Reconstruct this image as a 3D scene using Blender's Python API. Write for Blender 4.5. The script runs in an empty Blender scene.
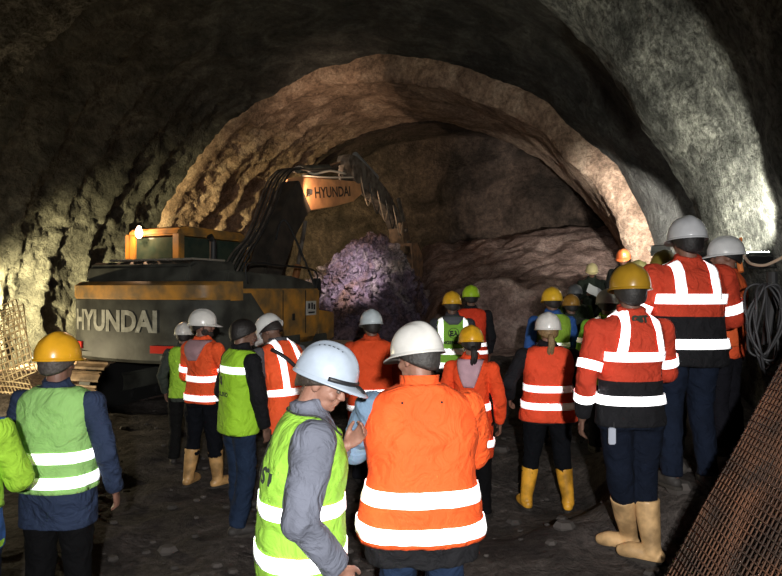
import bpy, bmesh, math, random
from mathutils import Vector, Matrix, noise
R = math.radians
random.seed(7)
F = 600.0
scene = bpy.context.scene
COL = scene.collection

def W(px, py, d):
    """a point of the place, from where the photograph shows it at distance d"""
    return Vector(((px-391)/F*d, d, 2-(py-288)/F*d))

# ------------------------------------------------------------------ materials
MATS = {}
def mat(name, color, rough=.8, metal=0.0, bump=0.0, bscale=60, var=0.0, vscale=8, color2=None, spec=.5, coat=0.0, detail=4, bd=.01, bdist=0.0):
    if name in MATS: return MATS[name]
    m = bpy.data.materials.new(name); m.use_nodes = True
    nt = m.node_tree; b = nt.nodes['Principled BSDF']
    c = tuple(color)+(1,)
    b.inputs['Base Color'].default_value = c
    b.inputs['Roughness'].default_value = rough
    b.inputs['Metallic'].default_value = metal
    b.inputs['Specular IOR Level'].default_value = spec
    b.inputs['Coat Weight'].default_value = coat
    tc = nt.nodes.new('ShaderNodeTexCoord')
    if var > 0 or color2:
        n = nt.nodes.new('ShaderNodeTexNoise'); n.inputs['Scale'].default_value = vscale; n.inputs['Detail'].default_value = detail
        nt.links.new(tc.outputs['Object'], n.inputs['Vector'])
        r = nt.nodes.new('ShaderNodeValToRGB')
        r.color_ramp.elements[0].position = .38; r.color_ramp.elements[1].position = .64
        c2 = color2 if color2 else tuple(v*(1-var) for v in color)
        r.color_ramp.elements[0].color = tuple(c2)+(1,); r.color_ramp.elements[1].color = c
        nt.links.new(n.outputs['Fac'], r.inputs['Fac']); nt.links.new(r.outputs['Color'], b.inputs['Base Color'])
    if bump > 0:
        n2 = nt.nodes.new('ShaderNodeTexNoise'); n2.inputs['Scale'].default_value = bscale; n2.inputs['Detail'].default_value = 6
        nt.links.new(tc.outputs['Object'], n2.inputs['Vector'])
        bp = nt.nodes.new('ShaderNodeBump'); bp.inputs['Strength'].default_value = bump; bp.inputs['Distance'].default_value = bd; n2.inputs['Distortion'].default_value = bdist
        nt.links.new(n2.outputs['Fac'], bp.inputs['Height']); nt.links.new(bp.outputs['Normal'], b.inputs['Normal'])
    MATS[name] = m
    return m

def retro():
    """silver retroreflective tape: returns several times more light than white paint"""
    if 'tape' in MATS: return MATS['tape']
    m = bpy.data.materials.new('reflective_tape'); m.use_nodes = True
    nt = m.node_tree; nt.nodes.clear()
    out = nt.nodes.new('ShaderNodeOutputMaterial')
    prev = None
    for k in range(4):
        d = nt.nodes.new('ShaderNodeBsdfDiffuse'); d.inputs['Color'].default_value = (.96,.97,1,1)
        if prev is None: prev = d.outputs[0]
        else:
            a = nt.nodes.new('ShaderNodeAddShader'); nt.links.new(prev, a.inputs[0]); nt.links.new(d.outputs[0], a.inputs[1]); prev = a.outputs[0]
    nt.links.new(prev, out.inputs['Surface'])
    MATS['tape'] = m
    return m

def glow(name, color, strength):
    if name in MATS: return MATS[name]
    m = bpy.data.materials.new(name); m.use_nodes = True
    nt = m.node_tree; nt.nodes.clear()
    o = nt.nodes.new('ShaderNodeOutputMaterial'); e = nt.nodes.new('ShaderNodeEmission')
    e.inputs['Color'].default_value = tuple(color)+(1,); e.inputs['Strength'].default_value = strength
    nt.links.new(e.outputs[0], o.inputs['Surface'])
    MATS[name] = m
    return m

def rock(name, c1, c2, c3, scale=1.0, bump=1.0, bdist=.12, stretch=(1,1,1), fine=9, fw=.45, speck=.55):
    m = bpy.data.materials.new(name); m.use_nodes = True
    nt = m.node_tree; b = nt.nodes['Principled BSDF']; b.inputs['Roughness'].default_value = .9; b.inputs['Specular IOR Level'].default_value = .25
    tc = nt.nodes.new('ShaderNodeTexCoord'); mp = nt.nodes.new('ShaderNodeMapping'); mp.inputs['Scale'].default_value = stretch
    nt.links.new(tc.outputs['Object'], mp.inputs['Vector'])
    def nz(s, d, dist=0.0, rough=.6):
        n = nt.nodes.new('ShaderNodeTexNoise'); n.inputs['Scale'].default_value = s; n.inputs['Detail'].default_value = d
        n.inputs['Distortion'].default_value = dist; n.inputs['Roughness'].default_value = rough
        nt.links.new(mp.outputs['Vector'], n.inputs['Vector']); return n
    a = nz(1.1*scale, 8, 1.0, .65)
    r = nt.nodes.new('ShaderNodeValToRGB'); e = r.color_ramp.elements
    e[0].position = .36; e[0].color = tuple(c1)+(1,); e[1].position = .66; e[1].color = tuple(c3)+(1,)
    x = e.new(.5); x.color = tuple(c2)+(1,)
    nt.links.new(a.outputs['Fac'], r.inputs['Fac'])
    sp = nz(8.5*scale, 10, .4, .8); r2 = nt.nodes.new('ShaderNodeValToRGB'); e2 = r2.color_ramp.elements
    e2[0].position = .40; e2[0].color = (speck,)*3+(1,); e2[1].position = .60; e2[1].color = (1.25,1.25,1.25,1)
    nt.links.new(sp.outputs['Fac'], r2.inputs['Fac'])
    mx = nt.nodes.new('ShaderNodeMix'); mx.data_type = 'RGBA'; mx.blend_type = 'MULTIPLY'; mx.inputs[0].default_value = 1
    nt.links.new(r.outputs['Color'], mx.inputs[6]); nt.links.new(r2.outputs['Color'], mx.inputs[7]); nt.links.new(mx.outputs[2], b.inputs['Base Color'])
    f = nz(fine*scale, 8, .3, .7); g = nz(2.3*scale, 5, .6)
    ad = nt.nodes.new('ShaderNodeMath'); ad.operation = 'MULTIPLY_ADD'; ad.inputs[1].default_value = fw
    nt.links.new(f.outputs['Fac'], ad.inputs[0]); nt.links.new(g.outputs['Fac'], ad.inputs[2])
    bp = nt.nodes.new('ShaderNodeBump'); bp.inputs['Strength'].default_value = bump; bp.inputs['Distance'].default_value = bdist
    nt.links.new(ad.outputs[0], bp.inputs['Height']); nt.links.new(bp.outputs['Normal'], b.inputs['Normal'])
    return m

# ------------------------------------------------------------------ mesh helpers
def mesh_obj(name, verts, faces, m, parent=None, smooth=True):
    me = bpy.data.meshes.new(name); me.from_pydata([tuple(v) for v in verts], [], faces)
    o = bpy.data.objects.new(name, me); COL.objects.link(o)
    if m: me.materials.append(m)
    if smooth:
        me.polygons.foreach_set('use_smooth', [True]*len(me.polygons))
    if parent is not None: o.parent = parent
    return o

def bm_obj(name, bm, m, parent=None, smooth=False, auto=False):
    me = bpy.data.meshes.new(name); bm.to_mesh(me); bm.free()
    o = bpy.data.objects.new(name, me); COL.objects.link(o)
    if m: me.materials.append(m)
    if smooth: me.polygons.foreach_set('use_smooth', [True]*len(me.polygons))
    if auto:
        me.polygons.foreach_set('use_smooth', [True]*len(me.polygons))
        for e in me.edges: pass
        try: me.set_sharp_from_angle(angle=R(35))
        except Exception: pass
    if parent is not None: o.parent = parent
    return o

class G:
    """collects vertices and faces of one mesh"""
    def __init__(s): s.v = []; s.f = []
    def add(s, v, f):
        k = len(s.v); s.v += [Vector(x) for x in v]; s.f += [tuple(i+k for i in q) for q in f]
        return s
    def loft(s, rings, cap=True, closed=True):
        n = len(rings[0]); v = [p for r in rings for p in r]; f = []
        for i in range(len(rings)-1):
            for j in range(n if closed else n-1):
                a = i*n+j; b = i*n+(j+1) % n
                f.append((a, b, b+n, a+n))
        if cap:
            k = len(v); c0 = sum((Vector(p) for p in rings[0]), Vector())/n; c1 = sum((Vector(p) for p in rings[-1]), Vector())/n
            v += [c0, c1]; o = (len(rings)-1)*n
            for j in range(n):
                f.append((k, (j+1) % n, j)); f.append((k+1, o+j, o+(j+1) % n))
        return s.add(v, f)
    def tube(s, path, rad, seg=10, cap=True, flat=1.0, fl=None, sub=0, round_ends=False):
        path = [Vector(p) for p in path]
        rad = list(rad) if hasattr(rad, '__len__') else [rad]*len(path)
        if sub:
            P = []; Q = []
            for i in range(len(path)-1):
                p0 = path[max(i-1,0)]; p1 = path[i]; p2 = path[i+1]; p3 = path[min(i+2, len(path)-1)]
                for k in range(sub):
                    t = k/sub
                    P.append(.5*((2*p1)+(p2-p0)*t+(2*p0-5*p1+4*p2-p3)*t*t+(3*p1-p0-3*p2+p3)*t**3)); Q.append(rad[i]*(1-t)+rad[i+1]*t)
            P.append(path[-1]); Q.append(rad[-1]); path, rad = P, Q
        if round_ends:
            d0 = (path[0]-path[1]).normalized(); d1 = (path[-1]-path[-2]).normalized(); r0 = rad[0]; r1 = rad[-1]
            path = [path[0]+d0*r0*.95, path[0]+d0*r0*.7]+path+[path[-1]+d1*r1*.7, path[-1]+d1*r1*.95]
            rad = [r0*.3, r0*.72]+rad+[r1*.72, r1*.3]
        rings = []; up = None
        for i, p in enumerate(path):
            t = (path[min(i+1, len(path)-1)]-path[max(i-1, 0)])
            t = t.normalized() if t.length > 1e-9 else Vector((0,0,1))
            if up is None:
                up = Vector(fl) if fl else (Vector((0,0,1)) if abs(t.z) < .9 else Vector((0,1,0)))
            a = (up-t*up.dot(t))
            if a.length < 1e-6: a = t.orthogonal()
            a.normalize(); b = t.cross(a); up = a
            rings.append([p+(a*math.cos(2*math.pi*j/seg)*flat+b*math.sin(2*math.pi*j/seg))*rad[i] for j in range(seg)])
        return s.loft(rings, cap)
    def ell(s, c, r, nu=14, nv=9, M=None):
        rings = []
        for i in range(1, nv):
            t = math.pi*i/nv-math.pi/2
            rings.append([Vector((r[0]*math.cos(t)*math.cos(2*math.pi*j/nu), r[1]*math.cos(t)*math.sin(2*math.pi*j/nu), r[2]*math.sin(t))) for j in range(nu)])
        if M is not None: rings = [[M @ p for p in q] for q in rings]
        c = Vector(c); rings = [[p+c for p in q] for q in rings]
        return s.loft(rings, True)
    def box(s, c, d, M=None):
        v = [Vector((sx*d[0]/2, sy*d[1]/2, sz*d[2]/2)) for sz in (-1,1) for sy in (-1,1) for sx in (-1,1)]
        if M is not None: v = [M @ p for p in v]
        v = [p+Vector(c) for p in v]
        return s.add(v, [(0,2,3,1),(4,5,7,6),(0,1,5,4),(2,6,7,3),(0,4,6,2),(1,3,7,5)])
    def prism(s, prof, x0, x1):
        """a side outline of (y, z) points, extruded across x"""
        n = len(prof); v = [(x0, y, z) for y, z in prof]+[(x1, y, z) for y, z in prof]
        f = [tuple(range(n)), tuple(range(2*n-1, n-1, -1))]+[(j, j+n, (j+1) % n+n, (j+1) % n) for j in range(n)]
        return s.add(v, f)
    def obj(s, name, m, parent=None, smooth=False, bevel=0, auto=False):
        if bevel or auto:
            bm = bmesh.new(); vs = [bm.verts.new(p) for p in s.v]
            for q in s.f:
                try: bm.faces.new([vs[i] for i in q])
                except ValueError: pass
            bmesh.ops.recalc_face_normals(bm, faces=bm.faces)
            if bevel:
                es = [e for e in bm.edges if len(e.link_faces) == 2 and e.calc_face_angle(0) > R(28)]
                bmesh.ops.bevel(bm, geom=es, offset=bevel, segments=2, affect='EDGES', clamp_overlap=True)
            return bm_obj(name, bm, m, parent, auto=True)
        o = mesh_obj(name, s.v, s.f, m, parent, smooth)
        bm = bmesh.new(); bm.from_mesh(o.data); bmesh.ops.recalc_face_normals(bm, faces=bm.faces); bm.to_mesh(o.data); bm.free()
        return o

def remeshed(g, voxel, smooth_it=2):
    """one continuous skin around overlapping closed shapes"""
    me = bpy.data.meshes.new('raw'); me.from_pydata([tuple(v) for v in g.v], [], g.f)
    bm = bmesh.new(); bm.from_mesh(me); bmesh.ops.recalc_face_normals(bm, faces=bm.faces); bm.to_mesh(me); bm.free()
    o = bpy.data.objects.new('raw', me); COL.objects.link(o)
    md = o.modifiers.new('r', 'REMESH'); md.mode = 'VOXEL'; md.voxel_size = voxel; md.use_smooth_shade = True
    if smooth_it:
        sm = o.modifiers.new('s', 'SMOOTH'); sm.factor = .5; sm.iterations = smooth_it
    dg = bpy.context.evaluated_depsgraph_get(); dg.update()
    ev = o.evaluated_get(dg); out = bpy.data.meshes.new_from_object(ev)
    bpy.data.objects.remove(o, do_unlink=True); bpy.data.meshes.remove(me)
    return out

def link_mesh(name, me, m, parent=None):
    me.name = name
    o = bpy.data.objects.new(name, me); COL.objects.link(o)
    me.materials.clear()
    for q in (m if isinstance(m, (list, tuple)) else [m]): me.materials.append(q)
    me.polygons.foreach_set('use_smooth', [True]*len(me.polygons))
    if parent is not None: o.parent = parent
    return o

def tag(o, label=None, cat=None, group=None, kind=None):
    if label: o['label'] = label
    if cat: o['category'] = cat
    if group: o['group'] = group
    if kind: o['kind'] = kind
    return o
def empty(name, loc=(0,0,0), rz=0, label=None, cat=None, group=None):
    o = bpy.data.objects.new(name, None); COL.objects.link(o); o.location = loc; o.rotation_euler = (0,0,rz)
    return tag(o, label, cat, group)

def text_shape(s, size, bold=.0):
    """flat letter outlines as vertices and faces, centred"""
    c = bpy.data.curves.new('t', 'FONT'); c.body = s; c.size = size; c.align_x = 'CENTER'; c.align_y = 'CENTER'; c.offset = bold; c.resolution_u = 3
    o = bpy.data.objects.new('t', c); COL.objects.link(o)
    dg = bpy.context.evaluated_depsgraph_get(); dg.update()
    me = bpy.data.meshes.new_from_object(o.evaluated_get(dg))
    v = [x.co.copy() for x in me.vertices]; f = [tuple(p.vertices) for p in me.polygons]
    bpy.data.objects.remove(o, do_unlink=True); bpy.data.curves.remove(c); bpy.data.meshes.remove(me)
    return v, f

def sstep(a, b, x):
    t = max(0., min(1., (x-a)/(b-a))); return t*t*(3-2*t)
def fbm(p, o=4):
    a = 0; k = 1.0; q = Vector(p)
    for i in range(o): a += noise.noise(q)*k; k *= .5; q = q*2.03+Vector((3.1,1.7,5.3))
    return a

# ------------------------------------------------------------------ camera and world
cam = bpy.data.cameras.new('camera'); cam.lens = 36*F/782; cam.sensor_width = 36; cam.clip_start = .05
co = bpy.data.objects.new('camera', cam); COL.objects.link(co); co.location = (0,0,2); co.rotation_euler = (R(90),0,0)
scene.camera = co
vs = scene.view_settings; vs.view_transform = 'Standard'; vs.look = 'None'; vs.gamma = 1; vs.exposure = 0; vs.use_curve_mapping = False
wd = bpy.data.worlds.new('world'); scene.world = wd; wd.use_nodes = True
wd.node_tree.nodes['Background'].inputs[0].default_value = (.5,.55,.7,1); wd.node_tree.nodes['Background'].inputs[1].default_value = .004

# ------------------------------------------------------------------ tunnel: axis, rings, ground
AX, AA, AZ = -6.1, .353, .49
def axis(s): return Vector((AX+s*math.sin(AA), s*math.cos(AA), AZ))
def ring_pt(s, ph, r):
    return axis(s)+Vector((math.cos(ph)*math.cos(AA), -math.cos(ph)*math.sin(AA), math.sin(ph)))*r
def to_tunnel(x, y):
    dx = x-AX
    return dx*math.sin(AA)+y*math.cos(AA), dx*math.cos(AA)-y*math.sin(AA)    # along, across

PEOPLE_FEET = [((1.62,3.9),.2),((2.2,4.3),.6),((.77,7.5),.12),((1.08,8.0),.2),((1.85,6.9),.2),((2.32,6.5),.2),((2.07,7.2),.2),
    ((3.7,11),.75),((3.87,10),.85),((2.65,6.3),.45),((2.45,5.5),.52),((2.87,5.0),.65),((1.44,5.4),0),((.77,5.2),0),((.17,3),0),((-.44,2.9),0),
    ((-1.9,3.4),0),((-1.9,6),0),((-1.25,5),0),((-.95,5.4),0),((-.2,6.2),0),((-2,3),0),((2.3,2.5),.5),((1.6,2.5),.25),((0,1),0),((-3,1),0),((-5,6),0),
    ((-3,9),0),((-3,12),0),((-2,14),0),((-7,11),.1),((-8,14),.2),((0,9.5),.35),((2,9.5),.6),((0,11),.7),((2,11),.85),((3,8),.6),((-1,8),.05),((-6,9),0),((-6,3),0),
    ((4.5,12),1),((6,16),1.2),((3,5),.75),((3.4,7),.9)]
def ground(x, y, rough=True):
    sw = 0; sz = 0
    for (a, b), z in PEOPLE_FEET:
        r2 = (x-a)**2+(y-b)**2; w = 1/(r2+.06)**2; sw += w; sz += w*z
    g = sz/sw
    s, c = to_tunnel(x, y)
    if y > 9:
        edge = 11.3+.35*fbm((x*.7, 3, 0), 3)+.12*max(0, -x-1)
        k = sstep(edge, edge+.45, y)*sstep(.2, 1.3, x)
        g += k*(1.25+.15*fbm((x*1.5, y*1.5, 2), 3))
        g += 1.5*sstep(17.5, 22, s)*1.0*sstep(edge+1, edge+5, y)
        g += sstep(14.8, 17.5, s)*sstep(3.2, -3.5, c)*.35
    if rough:
        g += .07*fbm((x*1.3, y*1.3, 0), 4)*min(1, .4+y*.08)+.035*max(0, fbm((x*4, y*4, 7), 3))
    return g

SN, S0, S1, S2 = 10.2, 15.6, 20.0, 22.6
def wall_disp(s, ph, p):
    left = sstep(-.1, -.7, math.cos(ph))
    d = .14*fbm(p*.55, 2)+.035*fbm(p*1.9, 3)+.022*fbm(p*6.5, 3)
    # sprayed-over steel arches, thick and lumpy on the left side
    rib = 1-abs(math.sin(s*math.pi/1.05+.7*fbm(p*.5, 2)))
    d -= (.03+.26*left)*rib**2*(.35+1.1*abs(fbm(p*.8+Vector((9,9,9)), 2)))
    d += .10*left*abs(fbm(p*3.1, 4))*1.7
    return d
def surf(s, ph, mid=0.0):
    right = sstep(.0, .7, math.cos(ph))
    top = sstep(-.35, .35, math.cos(ph))
    if mid == 0: r = 7.06+.50*right*sstep(9.9, 8.2, s)
    elif mid == 1: r = 7.08+.40*right*sstep(15.4, 12.8, s)+.10*top-.16*right*sstep(13, 15.6, s)
    else: r = 6.78-.22*top-.08*right
    p = ring_pt(s, ph, r)
    return ring_pt(s, ph, r+wall_disp(s, ph, p))

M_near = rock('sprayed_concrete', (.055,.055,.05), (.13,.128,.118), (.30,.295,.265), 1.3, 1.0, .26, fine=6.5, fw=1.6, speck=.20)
M_mid = rock('shaded_rock', (.016,.016,.015), (.032,.032,.03), (.065,.065,.06), 1.0, 1.0, .12)  # the dimness of the middle stretch is put into this dark rock colour
M_band = rock('brown_rock', (.13,.085,.06), (.24,.16,.115), (.38,.28,.21), 1.2, 1.0, .12)
def wall_strip(name, sa, sb, n, fn, m, ph0=-.35, ph1=math.pi+.35, nph=300, extra=None):
    v = []; f = []
    for i in range(n+1):
        s = sa+(sb-sa)*i/n
        for j in range(nph+1): v.append(fn(s, ph0+(ph1-ph0)*j/nph, i))
    for i in range(n):
        for j in range(nph):
            a = i*(nph+1)+j; f.append((a, a+1, a+nph+2, a+nph+1))
    o = mesh_obj(name, v, f, m); tag(o, kind='structure'); return o
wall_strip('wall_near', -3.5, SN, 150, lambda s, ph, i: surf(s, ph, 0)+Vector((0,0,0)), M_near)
def mid_fn(s, ph, i):
    if i == 0: return surf(s, ph, 0)
    e = surf(s, ph, 1)
    if i == 1: return surf(s-.1, ph, 0).lerp(e, .25)
    return e
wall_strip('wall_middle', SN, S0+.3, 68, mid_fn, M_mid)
def band_fn(s, ph, i):
    top = sstep(-.35, .35, math.cos(ph)); j = .10*fbm((ph*9, 2, 2), 3)
    if i == 0: return ring_pt(S0+.15+j, ph, 7.7)
    if i == 1: return ring_pt(S0+j, ph, 6.80+.13*top+.05*fbm((ph*14, 0, 5), 3))
    if i == 2: return ring_pt(S0+.12+j, ph, 6.78-.14*top+.05*fbm((ph*11, 0, 9), 3))
    p = surf(s, ph, 2)
    return p
wall_strip('wall_heading', S0, S1, 56, band_fn, M_band, nph=360)
M_face = rock('face_rock', (.03,.022,.018), (.065,.046,.037), (.115,.08,.065), .8, 1.0, .2)
v = []; f = []; NA, NB = 110, 110
for i in range(NB+1):
    t = i/NB
    for j in range(NA+1):
        ph = -.35+(math.pi+.7)*j/NA
        # from the lip outward and back, then across the face
        if t < .08: r = 6.62+.25*t/.08; s = S1+.0+.2*t/.08
        elif t < .3: r = 6.95; s = S1+.2+(S2-S1)*(t-.08)/.22
        else: r = 6.95*(1-(t-.3)/.7); s = S2+.25
        p = ring_pt(s, ph, r)
        dd = (.35*fbm(p*.5, 4)+.12*fbm(p*1.7, 3)) if t > .1 else .08*fbm((ph*9, 4, 4), 3)
        p = p+Vector((math.sin(AA), math.cos(AA), 0))*dd
        v.append(p)
for i in range(NB):
    for j in range(NA):
        a = i*(NA+1)+j; f.append((a, a+1, a+NA+2, a+NA+1))
tag(mesh_obj('wall_face', v, f, M_face), kind='structure')

M_mud = rock('mud', (.035,.029,.026), (.06,.05,.045), (.10,.084,.076), 1.6, 1.0, .07, fine=8)
M_bench = rock('bench_rock', (.16,.105,.088), (.27,.18,.155), (.42,.31,.27), 1.4, 1.0, .09, fine=8)
v = []; f = []; nx, ny = 230, 270; xs = [-13+24*i/nx for i in range(nx+1)]; ys = [-3+27*j/ny for j in range(ny+1)]
for y in ys:
    for x in xs: v.append((x, y, ground(x, y)))
for j in range(ny):
    for i in range(nx):
        a = j*(nx+1)+i; f.append((a, a+1, a+nx+2, a+nx+1))
gr = mesh_obj('floor', v, f, M_mud); tag(gr, kind='structure')
gr.data.materials.append(M_bench)
for p in gr.data.polygons:
    c = p.center
    if c.y > 10.6+.3*fbm((c.x, c.y, 0), 2): p.material_index = 1

# ------------------------------------------------------------------ excavator
EX = empty('excavator', (-2.90, 11.43, -.03), R(-24), 'muddy yellow and dark grey crawler excavator digging at the rock face', 'excavator')
EM = Matrix.Translation(EX.location) @ Matrix.Rotation(R(-24), 4, 'Z'); EI = EM.inverted()
def L(px, py, d): return EI @ W(px, py, d)
YEL = mat('digger_yellow', (.66,.31,.05), .5, var=.0, color2=(.22,.14,.06), vscale=3.2, bump=.15, bscale=14, detail=8)
ORY = mat('digger_boom_orange', (.60,.30,.13), .6, color2=(.38,.19,.09), vscale=3, bump=.15, bscale=14)
GRY = mat('digger_grey', (.095,.097,.08), .6, color2=(.03,.03,.025), vscale=2.6, bump=.2, bscale=16, detail=8)
BLK = mat('digger_black', (.018,.018,.018), .55, bump=.1, bscale=20)
STE = mat('muddy_steel', (.22,.19,.16), .55, metal=.3, color2=(.09,.07,.055), vscale=6, bump=.3, bscale=12)
TRK = mat('track_steel', (.34,.235,.15), .55, metal=.2, color2=(.13,.085,.055), vscale=5, bump=.3, bscale=14)
HOS = mat('hose_rubber', (.035,.034,.032), .5)
GLS = mat('cab_glass', (.035,.060,.045), .12, spec=.6, color2=(.06,.08,.055), vscale=5)
RED = mat('red_reflector', (.85,.05,.03), .3)
# counterweight: a bowed tail
def tail(x, out=0): return -2.72-out+.30*(abs(x)/1.45)**2.4
def slab(z0, z1, out, w=1.45, yf=-1.75, inset=0.0, n=44, top_in=0.0):
    g = G(); rings = []
    for z, o_ in ((z0, -.04), (z0+.05, 0), (z1-.06, 0), (z1, -top_in-.04)):
        ring = []
        for i in range(n+1):
            x = -w+2*w*i/n; rr = 0
            e = max(0, abs(x)-(w-.22)); rr = .22-math.sqrt(max(0, .22**2-e*e)) if e > 0 else 0
            ring.append(Vector((x*(1+o_*.3), tail(x, out+o_)+rr, z)))
        ring += [Vector((w, yf, z)), Vector((-w, yf, z))]
        rings.append(ring)
    return g.loft(rings)
cw = slab(.92, 1.90, 0).obj('counterweight', GRY, EX, auto=True)
slab(1.84, 2.13, .012, 1.462, top_in=.05).obj('counterweight_stripe', YEL, cw, auto=True)
def on_tail(v, f, x0, z0, name, m, par, out=.012):
    return mesh_obj(name, [(x0+p.x, tail(x0+p.x)-out, z0+p.y) for p in v], f, m, par, False)
tv, tf = text_shape('HYUNDAI', .50, .020)
wmax = max(p.x for p in tv); tv = [Vector((p.x*(.92/wmax), p.y*.86, 0)) for p in tv]
bm = bmesh.new(); vs_ = [bm.verts.new(p) for p in tv]
for q in tf: bm.faces.new([vs_[i] for i in q])
bmesh.ops.triangulate(bm, faces=bm.faces); bmesh.ops.subdivide_edges(bm, edges=[e for e in bm.edges if e.calc_length() > .15], cuts=1); bm.verts.index_update()
tv = [v_.co.copy() for v_ in bm.verts]; tf = [tuple(v_.index for v_ in q.verts) for q in bm.faces]; bm.free()
on_tail(tv, tf, -.27, 1.52, 'lettering', mat('faded_white_paint', (.44,.44,.38), .6, color2=(.22,.22,.18), vscale=9), cw, .010)
for x0, x1 in ((-1.36,-.98), (.55,1.05)):
    g = G(); n = 8
    g.loft([[Vector((x0+(x1-x0)*i/n, tail(x0+(x1-x0)*i/n, .03), z)) for i in range(n+1)]+[Vector((x0+(x1-x0)*i/n, tail(x0+(x1-x0)*i/n)+.03, z)) for i in range(n, -1, -1)] for z in (1.08, 1.19)])
    g.obj('red_reflector', RED, cw)
g = G(); g.box((0,-2.62,1.02), (2.2,.10,.06)); g.obj('bottom_lip', GRY, cw)
# engine hood, stepped, with a louvred top
g = G(); g.prism([(-2.42,2.11),(-2.34,2.38),(-2.22,2.44),(-1.30,2.46),(-1.25,2.11)], -1.18, .95); hd = g.obj('engine_hood', GRY, EX, bevel=.04)
for i in range(7):
    g = G(); g.box((-.78+.26*i, -1.82, 2.475), (.19,.75,.03)); g.obj('louvre', mat('hood_light_grey', (.30,.27,.22), .5), hd, bevel=.008)
g = G(); g.prism([(-2.0,2.05),(-1.95,2.30),(-.2,2.24),(.55,2.12),(.55,1.95),(-2,1.95)], .35, 1.36); g.obj('engine_cover', GRY, EX, bevel=.04)
g = G(); g.tube([(.75,-1.6,2.3),(.75,-1.6,2.78),(.75,-1.68,2.86)], .055, 12); g.obj('exhaust_pipe', BLK, EX)
# revolving platform and side boxes
g = G(); g.box((0,-.45,1.04), (2.5,3.3,.26)); g.obj('platform', BLK, EX, bevel=.02)
g = G(); g.prism([(-1.80,1.02),(-1.80,2.02),(.62,2.02),(.62,1.30),(.35,1.02)], .92, 1.42); sp = g.obj('side_panel', YEL, EX, bevel=.03)
g = G(); g.prism([(-1.85,1.00),(-1.85,1.95),(-1.52,1.95),(-.75,1.20),(-.1,1.20),(-.1,1.00)], .95, 1.435); g.obj('dark_stripe', GRY, sp)
for y in (-.62,.10): g = G(); g.box((1.425,y,1.6), (.012,.012,.78)); g.obj('panel_gap', BLK, sp)
g = G(); g.box((1.43,-.30,1.52), (.02,.06,.12)); g.obj('latch', BLK, sp)
def side_text(s, size, y0, z0, m, par, x=1.44):
    v, f = text_shape(s, size, .004); return mesh_obj('lettering', [(x, y0+p.x, z0+p.y) for p in v], f, m, par, False)
side_text('210LC', .20, -1.42, 1.14, mat('faded_white_paint', (.42,.42,.36)), sp, 1.443)
g = G(); g.box((1.432,.28,1.66), (.012,.34,.26)); stk = g.obj('warning_sticker', mat('sticker_white', (.62,.60,.55), .6), sp)
for yy, zz, a, b in ((.20,1.70,.06,.10),(.30,1.70,.05,.12),(.38,1.68,.05,.10),(.28,1.58,.22,.03)):
    g = G(); g.box((1.441,yy,zz), (.006,a,b)); g.obj('printed_mark', BLK, stk)
g = G(); g.prism([(.62,1.02),(.62,1.62),(1.25,1.55),(1.25,1.02)], .85, 1.38); g.obj('step_box', YEL, EX, bevel=.03)
g = G(); g.prism([(-1.75,1.02),(-1.75,2.0),(-.9,2.0),(-.9,1.02)], -1.44, -.95); g.obj('left_panel', YEL, EX, bevel=.03)
g = G(); g.prism([(-1.9,.90),(-1.9,1.16),(.9,1.16),(.9,.90)], -1.1, 1.42); g.obj('skirt', GRY, EX, bevel=.02)
g = G(); P_ = [(1.36,.55,2.0),(1.36,.55,2.35),(1.36,-.6,2.42),(1.36,-1.5,2.42),(1.36,-1.5,2.1)]
g.tube(P_, .018, 8, sub=4); g.obj('hand_rail', BLK, EX, smooth=True)
# cab
cx0, cx1, cy0, cy1, cz0, cz1 = -1.50, -.34, -1.20, .70, 1.15, 3.10
cabp = G(); cabp.box(((cx0+cx1)/2, (cy0+cy1)/2, 1.65), (cx1-cx0, cy1-cy0, 1.0)); cab = cabp.obj('cab', YEL, EX, bevel=.04)
g = G(); g.prism([(cy0-.05,2.96),(cy0+.0,3.08),(cy0+.2,3.13),(cy1-.2,3.13),(cy1+.10,3.02),(cy1+.1,2.96)], cx0-.02, cx1+.02); g.obj('cab_roof', YEL, cab, bevel=.03)
for nm, (x, y), (w_, d_) in (('post', (cx0+.05,cy0+.05), (.12,.12)), ('post', (cx1-.06,cy0+.05), (.16,.14)), ('post', (cx0+.04,cy1-.04), (.08,.08)), ('post', (cx1-.04,cy1-.04), (.08,.08)), ('post', (cx0+.03,-.2), (.06,.08))):
    g = G(); g.box((x, y, 2.55), (w_, d_, .90)); g.obj('cab_post', YEL, cab, bevel=.015)
for c, d_, nm in ((((cx0+cx1)/2, cy0+.03, 2.56), (cx1-cx0-.26, .012, .74), 'rear_window'), ((cx1-.03, (cy0+cy1)/2+.03, 2.54), (.012, cy1-cy0-.22, .80), 'side_window'), ((cx0+.03, (cy0+cy1)/2, 2.54), (.012, cy1-cy0-.2, .80), 'side_window'), (((cx0+cx1)/2, cy1-.02, 2.45), (cx1-cx0-.14, .012, .98), 'windscreen')):
    g = G(); g.box(c, d_); g.obj(nm, GLS, cab)
g = G(); g.box((cx0-.06, cy0+.3, 2.45), (.05,.7,1.1)); g.obj('open_door', YEL, cab, bevel=.02)
g = G(); g.box((cx0-.06, cy0+.3, 2.62), (.06,.52,.6)); g.obj('door_window', GLS, cab)
g = G(); g.box((-.9,-.55,2.25), (.5,.14,.75)); g.obj('operator_seat', BLK, cab, bevel=.04)
g = G(); g.box((-.36,-.35,2.42), (.01,.07,.16), Matrix.Rotation(.5,3,'X')); g.obj('window_sticker', mat('sticker_blue', (.45,.6,.62), .6), cab)
lx = EI @ W(139, 231, 10.7)
g = G(); g.tube([(lx.x,lx.y,3.12),(lx.x,lx.y,lx.z-.07)], .02, 8); lb = g.obj('lamp_bracket', BLK, cab)
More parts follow.
